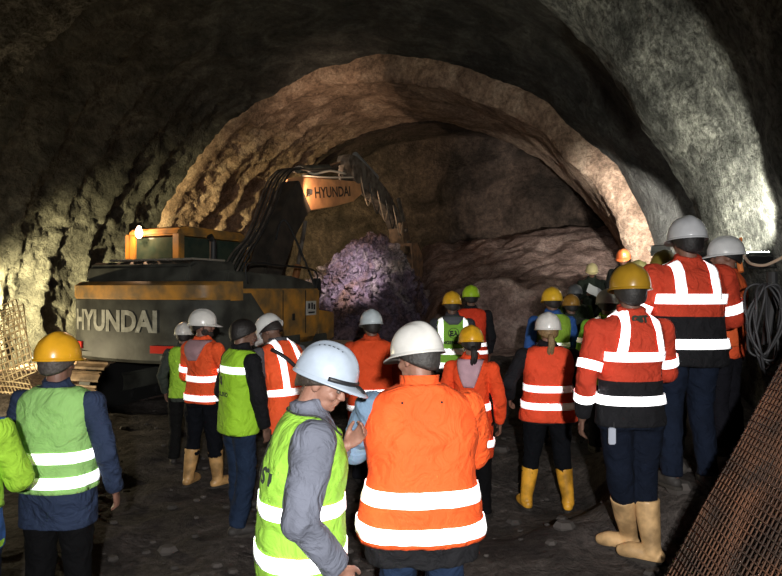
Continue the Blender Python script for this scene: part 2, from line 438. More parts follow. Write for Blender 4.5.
g = G(); g.tube([(0,0,-.07),(0,0,-.02),(0,0,.05)], [.06,.065,.04], 14, round_ends=True); z = g.obj('amber_lamp', glow('lamp_amber', (1,.62,.36), 26), lb, smooth=True); z.location = lx
# boom: cranked box beam
A0 = Vector((.10,.45,1.75)); B0 = Vector((.10,1.95,4.35)); C0 = Vector((.10,4.70,5.05))
def beam(name, pts, w, m, par, x=.10):
    """pts: (y, z, half height); outline of a box beam in its side view"""
    top = []; bot = []
    for i, (y, z, h) in enumerate(pts):
        a = pts[max(i-1, 0)]; b = pts[min(i+1, len(pts)-1)]; t = Vector((b[0]-a[0], b[1]-a[1])).normalized(); n = Vector((-t.y, t.x))
        top.append((y+n.x*h, z+n.y*h)); bot.append((y-n.x*h, z-n.y*h))
    g = G(); g.prism(top+bot[::-1], x-w/2, x+w/2); return g.obj(name, m, par, bevel=.02)
bo = beam('boom', [(.30,1.65,.20),(.75,2.45,.27),(1.20,3.30,.34),(1.60,3.82,.38),(1.86,4.04,.38)], .44, mat('digger_boom_shaded', (.075,.06,.045), .6, color2=(.03,.027,.023), vscale=4, bump=.2, bscale=15), EX)  # inner boom is unlit: its shade is put into the dark colour
bf = beam('boom_front', [(1.78,4.05,.375),(2.3,4.14,.36),(3.1,4.27,.32),(4.1,4.46,.25),(4.55,4.62,.17)], .42, ORY, EX)
vt, ft = text_shape('HYUNDAI', .42, .010)
k = .85/max(p.x for p in vt); sl = math.atan2(.17, 1.0)
mesh_obj('lettering', [(.10+.213, 3.10+(p.x*k)*math.cos(sl)-p.y*.80*math.sin(sl), 4.28+(p.x*k)*math.sin(sl)+p.y*.80*math.cos(sl)) for p in vt], ft, mat('black_paint', (.03,.025,.02), .6), bf, False)
# lift cylinders beside the boom, arm cylinder on top
for s in (-1, 1):
    g = G(); g.tube([(.10+s*.36,.95,1.50),(.10+s*.36,1.35,2.50)], .075, 14); c_ = g.obj('lift_cylinder', mat('digger_boom_rust', (.30,.12,.04), .6), EX)
    g = G(); g.tube([(.10+s*.36,1.32,2.42),(.10+s*.33,1.68,3.45)], .045, 12); g.obj('piston_rod', STE, c_)
g = G(); g.tube([(.10,1.9,4.62),(.10,3.2,4.90)], .085, 14); c_ = g.obj('arm_cylinder', GRY, EX)
g = G(); g.tube([(.10,3.1,4.88),(.10,4.05,5.20)], .05, 12); g.obj('piston_rod', mat('chrome', (.7,.68,.65), .2, metal=1), c_)
# pipes and hoses over the boom
for k in range(6):
    x = -.16+.085*k; g = G()
    g.tube([(x-.15,-.2,2.2),(x-.08,.1,2.7),(x,.45,3.05+.03*k),(x,.85,3.75),(x,1.15,4.25),(x,1.6,4.58),(x,2.3,4.66),(x,3.4,4.82+.02*k)], .022, 7, sub=5)
    g.obj('hydraulic_pipe', HOS if k % 2 else STE, bo, smooth=True)
g = G(); g.tube([L(291,170,12.9), L(299,167,13.1), L(306,170,13.3), L(314,174,13.6), L(330,171,14.2), L(346,174,15.0)], .026, 8, sub=4); g.obj('bright_hose', mat('hose_pale', (.75,.66,.55), .4), bf, smooth=True)
g = G(); g.tube([(.28,1.8,4.46),(.28,3.0,4.62),(.28,4.4,4.86)], .02, 8, sub=3); g.obj('lubrication_pipe', mat('hose_pale', (.75,.66,.55), .4), bf, smooth=True)
g = G(); g.box((.37,1.95,4.12), (.09,.10,.12)); wl = g.obj('work_lamp', BLK, bf, bevel=.01)
g = G(); g.tube([(.30,1.95,4.06),(.38,1.90,4.04)], .02, 8); g.obj('lamp_bracket', BLK, wl)
# arm with gusset, link rods and bucket
T1 = L(345,163,16.7); 
arm = beam('arm', [(3.95,5.28,.10),(4.30,5.12,.30),(5.0,4.94,.32),(6.1,4.62,.26),(6.9,4.20,.22),(7.3,3.80,.18)], .34, STE, EX)
for s in (-1, 1):
    g = G(); g.tube([(.10+s*.16,4.35,4.95),(.10+s*.22,4.35,4.95)], .26, 20); g.obj('pivot_plate', STE, arm)
g = G(); g.tube([(.10,4.6,5.50),(.10,5.9,5.12)], .08, 14); c_ = g.obj('bucket_cylinder', mat('cylinder_grey', (.20,.20,.20), .4), arm)
g = G(); g.tube([(.10,5.8,5.14),(.10,7.0,4.66)], .045, 10); g.obj('piston_rod', mat('chrome', (.7,.68,.65)), c_)
for s in (-1, 1):
    g = G(); g.prism([(6.9,4.66),(7.05,4.70),(7.55,3.95),(7.42,3.88)], .10+s*.2-.03, .10+s*.2+.03); g.obj('link_plate', STE, arm)
for k in range(5):
    x = .30+.02*k; g = G(); y0 = 4.5+.48*k
    g.tube([(x,y0,4.95-.14*k),(x+.06,y0+.12,4.45-.14*k),(x+.05,y0+.40,4.20-.16*k),(x,y0+.70,4.70-.18*k)], .018, 7, sub=5); g.obj('hanging_hose', HOS if k % 2 else mat('hose_tan', (.35,.27,.19), .5), arm, smooth=True)
g = G(); g.prism([(7.0,3.95),(7.5,4.05),(7.8,3.5),(7.7,3.05),(7.35,3.1),(7.1,3.5)], -.05, .38); hk = g.obj('coupler', mat('coupler_brown', (.30,.19,.11), .6, color2=(.14,.09,.06), vscale=6), EX, bevel=.03)
for y, z_ in ((7.3,3.75),(7.5,3.4)):
    g = G(); g.tube([(-.12,y,z_),(.46,y,z_)], .07, 14); g.obj('coupler_pin', STE, hk)
# bucket, thick curved shell with cheek plates and teeth
pr = []
out = [(a+.45,b+.2) for a,b in [(6.72,3.15),(7.20,3.20),(7.62,2.85),(7.72,2.30),(7.50,1.80),(7.05,1.55)]]; inn = [(a+.45,b+.2) for a,b in [(7.02,1.63),(7.42,1.87),(7.62,2.32),(7.53,2.80),(7.16,3.11),(6.74,3.07)]]
g = G(); g.prism(out+inn, -.42, .62); bk = g.obj('bucket', mat('bucket_rust', (.36,.20,.11), .6, color2=(.16,.10,.07), vscale=5, bump=.3, bscale=10), EX)
for x in (-.42,.62):
    g = G(); g.prism(out+[(7.30,2.6)], x-.02, x+.02); g.obj('cheek_plate', mat('bucket_rust', (1,1,1)), bk)
for k in range(5):
    g = G(); x = -.34+.21*k; g.prism([(7.55,1.85),(7.57,1.73),(7.25,1.58),(7.25,1.64)], x-.045, x+.045); g.obj('tooth', STE, bk)
# mirror on its long bar
m1, m2, m3 = L(287,222,11.9), L(301,252,12.1), L(315,287,12.3)
g = G(); g.tube([L(276,240,11.8), L(280,224,11.85), m1, m2, m3, L(316,300,12.3), L(309,322,12.2)], .022, 8, sub=3); mb = g.obj('mirror_bar', BLK, EX, smooth=True)
g = G(); g.box((0,0,0), (.17,.07,.40)); z = g.obj('mirror', BLK, mb, bevel=.02); z.location = L(317,288,12.3)
# undercarriage
UC = bpy.data.objects.new('undercarriage', None)
g = G(); g.box((0,0,.62), (1.5,2.0,.40)); uc = g.obj('undercarriage', BLK, EX, bevel=.05)
g = G(); g.tube([(0,0,.75),(0,0,.98)], .68, 32); g.obj('slew_ring', GRY, uc)
UR = Matrix.Rotation(R(10), 4, 'Z')
for s in (-1, 1):
    g = G(); xc = s*1.20
    path = []   # stadium outline of the track
    yf, yb, r = 2.05, -2.15, .40; n = 14
    for i in range(n+1): a = -math.pi/2+math.pi*i/n; path.append((yf+r*math.cos(a), .44+r*math.sin(a)))
    for i in range(n+1): a = math.pi/2+math.pi*i/n; path.append((yb+r*math.cos(a), .44+r*math.sin(a)))
    g2 = G(); g2.prism([(y*.985, .44+(z-.44)*.9) for y, z in path], xc-.10, xc+.10); tk = g2.obj('track', BLK, uc)
    # shoes
    Lp = [0]; 
    for i in range(len(path)): a, b = path[i], path[(i+1) % len(path)]; Lp.append(Lp[-1]+math.dist(a, b))
    N = 52
    proto = None
    for k in range(N):
        t = Lp[-1]*k/N; i = max(j for j in range(len(path)) if Lp[j] <= t); a, b = path[i], path[(i+1) % len(path)]; u = (t-Lp[i])/max(1e-6, Lp[i+1]-Lp[i])
        y, z_ = a[0]+(b[0]-a[0])*u, a[1]+(b[1]-a[1])*u; ang = math.atan2(b[1]-a[1], b[0]-a[0])
        if proto is None:
            g3 = G(); g3.prism([(-.085,.0),(-.085,-.025),(-.055,-.03),(-.05,-.06),(-.035,-.06),(-.03,-.03),(.06,-.03),(.085,-.012),(.085,.0)], -.31, .31); proto = g3.obj('track_shoe', TRK, tk); sh = proto
        else: sh = proto.copy(); COL.objects.link(sh); sh.parent = tk
        sh.location = (xc, y, z_); sh.rotation_euler = (ang, 0, 0)
    for y in (yf, yb):
        g2 = G(); g2.tube([(xc-.14,y,.44),(xc+.14,y,.44)], .33, 24); w_ = g2.obj('sprocket', BLK, tk)
    g2 = G(); g2.box((xc,-.05,.46), (.30,3.6,.30)); g2.obj('track_frame', GRY, tk, bevel=.03)
    for k in range(6):
        g2 = G(); g2.tube([(xc-.15,-1.5+.6*k,.20),(xc+.15,-1.5+.6*k,.20)], .11, 14); g2.obj('track_roller', BLK, tk)
uc.rotation_euler = (0,0,R(6))

# ------------------------------------------------------------------ muck pile
M_muck = rock('muck', (.12,.085,.075), (.30,.23,.21), (.55,.45,.41), 1.6, 1.0, .08, fine=9, speck=.4)
M_violet = rock('violet_muck', (.20,.12,.10), (.19,.145,.21), (.46,.39,.37), .55, 1.0, .10, fine=16, fw=1.2, speck=.25)
def rubble(name, cx, cy, z0, rx, ry, h, m, n, seed, smin, smax, flat=1.0):
    rnd = random.Random(seed); g = G(); N = 70; rows = []
    for i in range(N+1):
        row = []
        for j in range(N+1):
            u, v_ = i/N*2-1, j/N*2-1; r = math.sqrt(u*u+v_*v_); x, y = cx+u*rx, cy+v_*ry
            z = z0+h*max(0, 1-r**1.7)+(.34*fbm((x*1.1+seed, y*1.1, seed), 4)+.26*abs(fbm((x*3, y*3, seed), 3)))*sstep(1.15, .6, r)-.5*sstep(.9, 1.2, r)
            row.append(Vector((x, y, z)))
        rows.append(row)
    g.loft(rows, cap=False, closed=False)
    for k in range(n):
        a = rnd.uniform(0, 6.28); q = rnd.random()**.6; x, y = cx+rx*q*math.cos(a), cy+ry*q*math.sin(a)
        z = z0+h*max(0, 1-q**1.7)+.12+.34*fbm((x*1.1+seed, y*1.1, seed), 4)
        s = rnd.uniform(smin, smax)*(1 if rnd.random() < .85 else 1.8)
        Mx = Matrix.Rotation(rnd.uniform(0,6), 3, 'X') @ Matrix.Rotation(rnd.uniform(0,6), 3, 'Y')
        vv = [Mx @ Vector((sx*s*rnd.uniform(.5,1), sy*s*rnd.uniform(.5,1), sz*s*rnd.uniform(.3,.8))) for sz in (-1,1) for sy in (-1,1) for sx in (-1,1)]
        g.ell((x, y, z+.02), (s, s*rnd.uniform(.5,.9), s*rnd.uniform(.3,.6)), rnd.choice((5,6,7)), 4, Mx)
    o = g.obj(name, m, None)
    return o
tag(rubble('muck_pile', -.9, 17.6, .8, 2.9, 2.3, 1.9, M_muck, 700, 3, .05, .15), 'pale brown heap of broken rock behind the violet heap', 'rubble', kind='stuff')
tag(rubble('violet_muck_pile', -.55, 16.2, .9, 1.75, 1.6, 2.35, M_violet, 1300, 5, .03, .13), 'violet tinted heap of broken rock lit below the excavator arm', 'rubble', kind='stuff')
# loose stones trodden into the mud
rnd = random.Random(11); g = G()
for k in range(420):
    y = rnd.uniform(2.4, 11); x = rnd.uniform(-.6*y, min(.6*y, 2.2+.3*y)); s = rnd.uniform(.012, .05)*(1 if rnd.random() < .9 else 2)
    g.ell((x, y, ground(x, y)+s*.2), (s, s*rnd.uniform(.6,1), s*.6), 6, 4)
tag(g.obj('loose_stones', mat('stone', (.075,.064,.058), .9, var=.5, vscale=3), None), 'small loose stones trodden into the dark mud floor', 'stones', kind='stuff')
for k, (px, py, d, s, lb) in enumerate(((655,468,4.9,.17,'grey boulder on the bank beside the mustard helmeted man’s hip'), (668,488,4.6,.11,'small grey rock at the foot of the bank'), (646,490,4.7,.13,'dark rock beside the yellow boot'), (640,425,5.3,.20,'brown rock half way up the bank behind black jacket hem'))):
    g = G(); c = W(px, py, d); g.ell((0,0,0), (s*1.3, s, s*.8), 14, 9)
    o = g.obj('boulder', mat('boulder_grey', (.10,.09,.08), .85, color2=(.06,.05,.045), vscale=6, bump=.6, bscale=15), None, smooth=True)
    for v_ in o.data.vertices: v_.co += v_.co.normalized()*fbm(v_.co*6+Vector((k,k,0)), 3)*s*.35
    o.location = c; o.location.z = ground(c.x, c.y)+s*.25; tag(o, lb, 'rock')
# ------------------------------------------------------------------ rebar
def wire(g, a, b, r, seg=5):
    a, b = Vector(a), Vector(b); n = 8; pts = []
    for i in range(n+1): pts.append(a.lerp(b, i/n))
    g.tube(pts, r, seg)
def mesh_panel(name, c0, cu, cv, nu, nv, r, m, bow=0.0, seed=0):
    """welded wire panel from corner c0 along cu and cv"""
    g = G(); cu, cv = Vector(cu), Vector(cv); c0 = Vector(c0); nrm = cu.cross(cv).normalized(); rn = random.Random(seed)
    def pt(u, v): return c0+cu*u+cv*v+nrm*(bow*math.sin(u*math.pi)*math.sin(v*math.pi*.9)+.012*noise.noise(Vector((u*4, v*4, seed))))
    for i in range(nu+1):
        u = i/nu; g.tube([pt(u, k/8) for k in range(9)], r, 5)
    for j in range(nv+1):
        v = j/nv; g.tube([pt(k/8, v)+nrm*r*1.6 for k in range(9)], r, 5)
    return g.obj(name, m, None, smooth=True)
RST = mat('rusty_wire', (.17,.075,.038), .85, color2=(.055,.034,.024), vscale=5)
RST2 = mat('grey_wire', (.14,.12,.105), .7, color2=(.06,.045,.035), vscale=4)
fb, ft_ = Vector((1.13,3.08,.12)), Vector((2.58,3.68,2.00))
desc = ['uppermost rusty welded wire panel leaning against the right wall', 'second rusty wire panel of the leaning stack', 'third rusty wire panel of the leaning stack, shifted lower', 'greyish wire panel at the bottom of the leaning stack']
for k in range(4):
    off = Vector((-.9,.0,.62)).normalized()*(-.045*k)
    c = fb+off+Vector((0,.10*(k-1),0))+Vector((.02*k,0,0))
    sk = (ft_-fb)*(1+.03*k); dn = Vector((-.12+.05*k,-2.15,-.05+.02*k))
    o = mesh_panel('wire_mesh_panel', c, dn, sk, 64+2*k, 56, .0038 if k < 3 else .006, RST if k != 3 else RST2, .03, k)
    tag(o, desc[k], 'wire mesh')
LW = mat('pale_wire', (.60,.50,.33), .6, color2=(.36,.27,.16), vscale=6)
def lp(px, py, d): return W(px, py, d)
for k, (a, b, c, nu, nv, lb) in enumerate((((-14,392,11.2), (36,372,10.6), (-30,322,11.9), 12, 12, 'front brightly lit reinforcement mesh panel leaning on the left wall behind the amber helmet'),
        ((-6,398,10.5), (38,402,10.2), (-14,372,11.4), 12, 5, 'low reinforcement mesh panel lying at the foot of the left wall'),
        ((-16,388,11.5), (30,366,11.0), (-20,328,12.1), 9, 10, 'rear reinforcement mesh panel standing against the left wall'))):
    A_, B_, C_ = lp(*a), lp(*b), lp(*c); o = mesh_panel('reinforcement_mesh', A_, B_-A_, C_-A_, nu, nv, .012, LW, .03, 20+k); tag(o, lb, 'wire mesh')
# ------------------------------------------------------------------ cables and post by the right wall
CB = mat('cable_grey', (.045,.045,.048), .55)
rnd = random.Random(4)
hk = W(771, 262, 4.35)
g = G(); g.tube([W(772,272,4.4), W(772,300,4.4), W(766,345,4.4)], [.035,.04,.03], 10); pst = g.obj('post', mat('post_dark', (.03,.03,.032), .6), None); tag(pst, 'dark bundled cable hanger post on the right wall above the mesh', 'post')
for k in range(7):
    g = G(); P_ = []; rw, rh = .085+.028*rnd.random(), .24+.10*rnd.random(); ox, oy = rnd.uniform(-.06,.06), rnd.uniform(-.04,.04)
    for j in range(29):
        a = 2*math.pi*j/28; P_.append(Vector((ox+rw*math.sin(a)*(1+.2*math.sin(a*2+k)), oy+.03*math.sin(a*3+k), -rh+rh*math.cos(a))))
    g.tube(P_, .0085, 7, sub=2, cap=False); o = g.obj('coiled_cable', CB, None, smooth=True); o.location = W(765, 284, 4.15)+Vector((0,0,.0))
    tag(o, 'loop of dull grey cable in the coil hung above the rusty mesh', 'cable', 'loops of grey cable hung on the right wall')
g = G(); g.tube([W(740,250,4.9), W(746,259,4.8), W(752,264,4.7), W(766,265,4.6), W(785,256,4.5)], .012, 8, sub=5)
tag(g.obj('hose', mat('hose_cream', (.70,.52,.38), .5), None, True), 'thin cream hose curving from the wall lamp to the right edge', 'hose')
g = G(); g.tube([W(741,272,4.75), W(738,255,4.8), W(741,238,4.85)], [.022,.02,.012], 8)
tag(g.obj('marker_pole', mat('pole_orange', (.85,.25,.06), .6), None), 'short orange marker pole standing under the wall lamp', 'pole')
# the floodlights
def floodlight(loc, aim, label, col, st, sc=1.0):
    o = empty('floodlight', loc, 0, label, 'floodlight'); q = (Vector(aim)-Vector(loc)).to_track_quat('-Z', 'Y'); o.rotation_euler = q.to_euler()
    g = G(); g.box((0,0,.05), (.34*sc,.20*sc,.08)); g.obj('housing', BLK, o, bevel=.01)
    g = G(); g.box((0,0,.003), (.30*sc,.16*sc,.012)); g.obj('lit_glass', glow('flood_'+str(int(st)), col, st), o)
    g = G(); g.tube([(-.19*sc,0,.05),(-.19*sc,0,.16),(.19*sc,0,.16),(.19*sc,0,.05)], .01, 6); g.obj('bracket', BLK, o)
    return o

# ------------------------------------------------------------------ people
ORANGE = (.95,.115,.03); REDOR = (.52,.05,.022); LIME = (.40,.72,.055); PALE = (.30,.56,.17); NAVY = (.022,.028,.05)
TORSO = [(.76,.190,.125),(.86,.192,.135),(.95,.185,.132),(1.04,.172,.125),(1.12,.166,.124),(1.2,.170,.128),(1.3,.182,.134),(1.38,.190,.130),
         (1.43,.186,.116),(1.46,.165,.100),(1.485,.125,.086),(1.505,.090,.076),(1.525,.070,.068)]
def trow(z):
    T = TORSO
    if z <= T[0][0]: return T[0][1], T[0][2]
    for i in range(len(T)-1):
        if z <= T[i+1][0]:
            t = (z-T[i][0])/(T[i+1][0]-T[i][0]); t = t if T[i][0] > 1.35 else t*t*(3-2*t)
            return T[i][1]*(1-t)+T[i+1][1]*t, T[i][2]*(1-t)+T[i+1][2]*t
    return T[-1][1], T[-1][2]
NS = 2.4
class Fig:
    def __init__(s, **k):
        s.w = k.get('w', 1.0); s.bel = k.get('bel', 1.0); s.lean = R(k.get('lean', 0)); s.side = R(k.get('side', 0))
        s.seed = k.get('seed', 0)*3.7; s.amp = k.get('amp', .014); s.flare = k.get('flare', 0)
        hy, hp, hr = k.get('head', (0, 0, 0))
        s.Mh = Matrix.Translation((0,.0,1.495)) @ Matrix.Rotation(R(hy), 4, 'Z') @ Matrix.Rotation(-R(hp), 4, 'X') @ Matrix.Rotation(R(hr), 4, 'Y')
    def ab(s, z, off=0):
        a, b = trow(z); fl = s.flare*sstep(1.2, .8, z)
        k = 1+(s.w-1)*(1-.4*sstep(1.22, 1.44, z))*(sstep(1.53, 1.44, z) if z > 1.44 else 1)
        kb = 1+(s.bel-1)*sstep(1.45, 1.2, z)
        return a*k+off+fl, b*kb+off+fl*.7
    def surf(s, z, th, off=0, wr=True):
        a, b = s.ab(z, off); c, q = math.cos(th), math.sin(th)
        p = Vector((a*abs(c)**(2/NS)*(1 if c > 0 else -1), b*abs(q)**(2/NS)*(1 if q > 0 else -1), z))
        if wr: p += Vector((c, q, 0))*s.wr(p)
        return p
    def wr(s, p):
        q = Vector((p.x*5, p.y*5, p.z*4.5+s.seed))
        n = noise.noise(q)*1.0+abs(noise.noise(Vector((p.x*11+p.z*5, p.y*11, p.z*9+s.seed))))*-.9+.35
        return n*s.amp
    def back(s, x, z, off=0, front=False):
        a, b = s.ab(z, 0); t = min(1, abs(x)/a)
        y = b*(1-t**NS)**(1/NS)
        if not front: y = -y
        p = Vector((x, y, z)); n = Vector((x/a*.4, (1 if front else -1), .0)).normalized()
        return p+n*(off+s.wr(p))
    def bend(s, p):
        k = max(0., min(1., (p.z-.88)/.5)); pv = Vector((0,0,.95))
        M = Matrix.Rotation(-s.lean*k, 3, 'X') @ Matrix.Rotation(s.side*k, 3, 'Y')
        return M @ (p-pv)+pv
    def put(s, me):
        for v in me.vertices: v.co = s.bend(v.co)
        me.update()
    def wrinkle(s, me, k=1.0):
        me.update(); ns = [v.normal.copy() for v in me.vertices]
        for v, n in zip(me.vertices, ns): v.co += n*s.wr(v.co)*k

def hand(g, wrist, d, side, curl=.5, sc=1.0, up=(0,0,1)):
    """palm and five bent fingers; d points from the wrist along the hand"""
    d = Vector(d).normalized(); w = Vector(wrist); n = Vector(up); n = (n-d*n.dot(d)).normalized(); x = d.cross(n)*side
    # n: back of the hand, x: towards the little finger
    g.tube([w-d*.03, w, w+d*.03, w+d*.065, w+d*.088], [.027*sc, .026*sc, .036*sc, .040*sc, .034*sc], 12, flat=.42, fl=n, round_ends=True)
    for i, (o, L) in enumerate(((-.028,.068), (-.0095,.077), (.009,.072), (.026,.056))):
        b = w+d*.07+x*o; p = [b]; a = 0; dd = d+x*(o*1.6)
        for k, s in enumerate((.45,.31,.24)):
            a += curl*(.75 if k == 0 else .95)
            p.append(p[-1]+(dd.normalized()*math.cos(a)-n*math.sin(a))*L*s*sc*1.15)
        g.tube(p, [.0100*sc,.0094*sc,.0086*sc,.0076*sc], 8, round_ends=True)
    b = w+d*.02-x*.026; td = (d*.75-x*.75-n*.25).normalized()
    p1 = b+td*.034; p2 = p1+(d*.9-x*.28-n*.35).normalized()*.030; p3 = p2+(d-n*.5).normalized()*.024
    g.tube([b, p1, p2, p3], [.0150*sc,.0125*sc,.0105*sc,.0090*sc], 8, round_ends=True)

def head_geo(g, M):
    def E(c, r, m=None):
        k = Matrix(M.to_3x3()) if m is None else M.to_3x3() @ m
        g.ell(M @ Vector(c), r, 16, 10, k)
    E((0,-.008,.160), (.076,.096,.088))            # skull
    E((0,.030,.125), (.064,.064,.085))             # face
    E((0,.045,.070), (.050,.048,.045))             # jaw
    E((0,.078,.055), (.024,.020,.019))             # chin
    E((0,.078,.157), (.052,.020,.014))             # brow
    for s in (-1, 1):
        E((s*.036,.068,.108), (.022,.024,.022))    # cheek
        E((s*.078,-.002,.125), (.009,.019,.031), Matrix.Rotation(s*.25, 3, 'Z'))   # ear
    g.tube([M @ Vector(p) for p in ((0,.086,.150),(0,.102,.128),(0,.112,.112),(0,.098,.103))], [.008,.011,.0145,.010], 10, round_ends=True)
    for s in (-1, 1): E((s*.012,.100,.109), (.010,.012,.008))
    E((0,.094,.086), (.023,.010,.0065)); E((0,.093,.077), (.020,.010,.0070))
    g.tube([Vector((0,-.01,1.44)), Vector((0,-.008,1.50)), M @ Vector((0,-.012,.05)), M @ Vector((0,-.005,.11))], [.062,.056,.055,.058], 14)

def helmet(fig, par, color, name, vents=False, ridge=True, band=(.35,.36,.38), peak=1.0, strap=False, scuff=0.0, tilt=-4):
    m = mat('helmet_'+name, color, .28, coat=.3, var=.12+scuff, vscale=14, bump=.05, bscale=25)
    M = fig.Mh @ Matrix.Translation((0,.0,.172)) @ Matrix.Rotation(R(tilt), 4, 'X')
    g = G(); rings = []; NJ = 48; n = 16
    def shell(t, j, off=0):
        ph = 2*math.pi*j/NJ; c, q = math.cos(ph), math.sin(ph); u = t*math.pi/2
        r = math.cos(u)**.86; h = math.sin(u)
        x = (.118+off)*r*c; y = (.142+off)*r*q; z = (.140+off)*h
        if ridge:
            k = math.exp(-(x/.024)**2)*sstep(.0, .35, h)
            z += .008*k; 
            z -= .003*math.exp(-((abs(x)-.036)/.008)**2)*sstep(.2, .5, h)
        return Vector((x, y, z))
    # rim with a small flare
    rings.append([M @ (shell(0, j)*1.0+Vector((math.cos(2*math.pi*j/NJ), math.sin(2*math.pi*j/NJ), 0))*.000+Vector((0,0,-.012))) for j in range(NJ)])
    for i in range(n): rings.append([M @ shell(i/n, j) for j in range(NJ)])
    rings.append([M @ shell(.995, j) for j in range(NJ)])
    g.loft(rings, cap=False); k = len(g.v); top = M @ shell(1, 0); g.v.append(top); o = (len(rings)-1)*NJ
    for j in range(NJ): g.f.append((o+j, o+(j+1) % NJ, k))
    he = g.obj('helmet', m, par, smooth=True); fig.put(he.data)
    md = he.modifiers.new('thick', 'SOLIDIFY'); md.thickness = .003; md.offset = -1
    # brim: narrow round the sides, a peak at the front
    g = G(); A = []; B = []; C = []
    for j in range(NJ):
        ph = 2*math.pi*j/NJ; c, q = math.cos(ph), math.sin(ph); d = Vector((c, q, 0))
        e = .007+.010*max(0, q)+.046*peak*max(0, q)**4; dz = -.012-.003-.014*max(0, q)**3
        p = shell(0, j)
        A.append(M @ (p+Vector((0,0,-.006)))); B.append(M @ (p+d*e*.55+Vector((0,0,-.012+.45*(dz+.012))))); C.append(M @ (p+d*e+Vector((0,0,dz-.002))))
    D = [(p+(M.to_3x3() @ Vector((0,0,-.005)))) for p in C]; E_ = [M @ (shell(0, j)*.985+Vector((0,0,-.017))) for j in range(NJ)]
    g.loft([A, B, C, D, E_], cap=False); br = g.obj('brim', m, he, smooth=True); fig.put(br.data)
    # inner headband and its adjuster
    g = G(); q1 = []; q2 = []
    for j in range(NJ):
        ph = 2*math.pi*j/NJ; c, q = math.cos(ph), math.sin(ph); dn = .030*max(0, -q)**2
        q1.append(M @ Vector((.090*c, .108*q, -.010))); q2.append(M @ Vector((.087*c, .104*q-.0, -.020-dn)))
    g.loft([q1, q2], cap=False); hb = g.obj('headband', mat('band_'+name, band, .6), he, smooth=True); fig.put(hb.data)
    md = hb.modifiers.new('thick', 'SOLIDIFY'); md.thickness = .003
    g = G(); g.tube([M @ Vector((0,-.100,-.040)), M @ Vector((0,-.116,-.042))], [.015,.013], 12); kb = g.obj('adjuster_knob', mat('knob', (.03,.03,.035), .5), hb, smooth=False); fig.put(kb.data)
    if vents:
        for s in (-1, 1):
            for i in range(6):
                t = .62; ph = math.pi/2+s*0+(i-2.5)*.0
                y = -.055+.020*i; x = s*.050; z = .140*math.sqrt(max(0, 1-(x/.118)**2-(y/.142)**2))
                g = G(); g.box(M @ Vector((x, y, z+.001)), (.005,.011,.006), M.to_3x3() @ Matrix.Rotation(s*.42, 3, 'Y')); vv = g.obj('vent_slot', mat('black_hole', (.01,.01,.01), .9), he); fig.put(vv.data)
        # lamp bracket and goggle strap at the front, as on the near helmet
        g = G(); P = []
        for j in range(25):
            ph = math.pi/2+(j-12)/12*1.3; P.append(M @ Vector((.121*math.cos(ph), .145*math.sin(ph), .004)))
        g.tube(P, .006, 6, flat=1.6); z = g.obj('goggle_strap', mat('black_rubber', (.012,.012,.014), .5), he, smooth=True); fig.put(z.data)
        g = G(); g.tube([M @ Vector((0,.152,-.012)), M @ Vector((0,.175,-.024)), M @ Vector((0,.182,-.034))], [.020,.022,.014], 12, flat=.7, round_ends=True); z = g.obj('head_lamp', mat('black_rubber', (.012,.012,.014), .5), he, smooth=True); fig.put(z.data)
    if strap:
        g = G(); P = [M @ Vector(p) for p in ((-.088,.02,-.02),(-.075,.03,-.08),(-.04,.06,-.118),(0,.07,-.125),(.04,.06,-.118),(.075,.03,-.08),(.088,.02,-.02))]
        g.tube(P, .004, 6, sub=3); z = g.obj('chin_strap', mat('black_rubber', (.012,.012,.014), .5), he, smooth=True); fig.put(z.data)
    return he

def hair(fig, par, color, full=False, pony=None, length=.0):
    m = mat('hair_%d' % int(sum(color)*1e4), tuple(v*.7 for v in color), .6, bump=.5, bscale=90, var=.4, vscale=60)
    g = G(); rings = []; NJ = 30; M = fig.Mh @ Matrix.Translation((0,-.008,.150))
    for i in range(12):
        t = i/11; row = []
        for j in range(NJ):
            ph = 2*math.pi*j/NJ; c, q = math.cos(ph), math.sin(ph)
            lo = -.062-length if q < 0 else -.062+ .085*min(1, q*1.6)
            lo = (-.072-length*.8)*(.5-.5*q) + (.030)*(.5+.5*q)
            zt = lo*(1-t)+(.098)*t if t < 1 else .098
            zz = max(-.099, min(.0975, zt)); r = math.sqrt(max(0.0, 1-(max(0,zz)/.098)**2)) if zz > 0 else 1-.10*(-zz/.06)**2
            p = Vector((.085*r*c, .105*r*q, zz)); p += Vector((c, q, 0))*(.005*noise.noise(Vector((c*7, q*7, zz*40)))+.002)
            row.append(M @ p)
        rings.append(row)
    g.loft(rings, cap=False)
    o = g.obj('hair', m, par, smooth=True); fig.put(o.data)
    md = o.modifiers.new('thick', 'SOLIDIFY'); md.thickness = .008; md.offset = 1
    if pony:
        g = G()
        for k in range(7):
            a = k/7*6.28; dx, dy = .012*math.cos(a), .010*math.sin(a)
            P = [M @ Vector((dx*.4, -.095, -.030)), M @ Vector((dx, -.125+dy, -.055)), M @ Vector((dx*1.4+.006, -.135+dy, -.12)), M @ Vector((dx*1.3+.012*math.sin(k), -.120+dy, -.12-pony*.5)), M @ Vector((dx*.8+.01*math.cos(k*2), -.105, -.12-pony*(1+.08*math.sin(k*3))))]
            g.tube(P, [.010,.017,.016,.012,.003], 7, sub=3)
        z = g.obj('ponytail', m, par, smooth=True); fig.put(z.data)
    return o

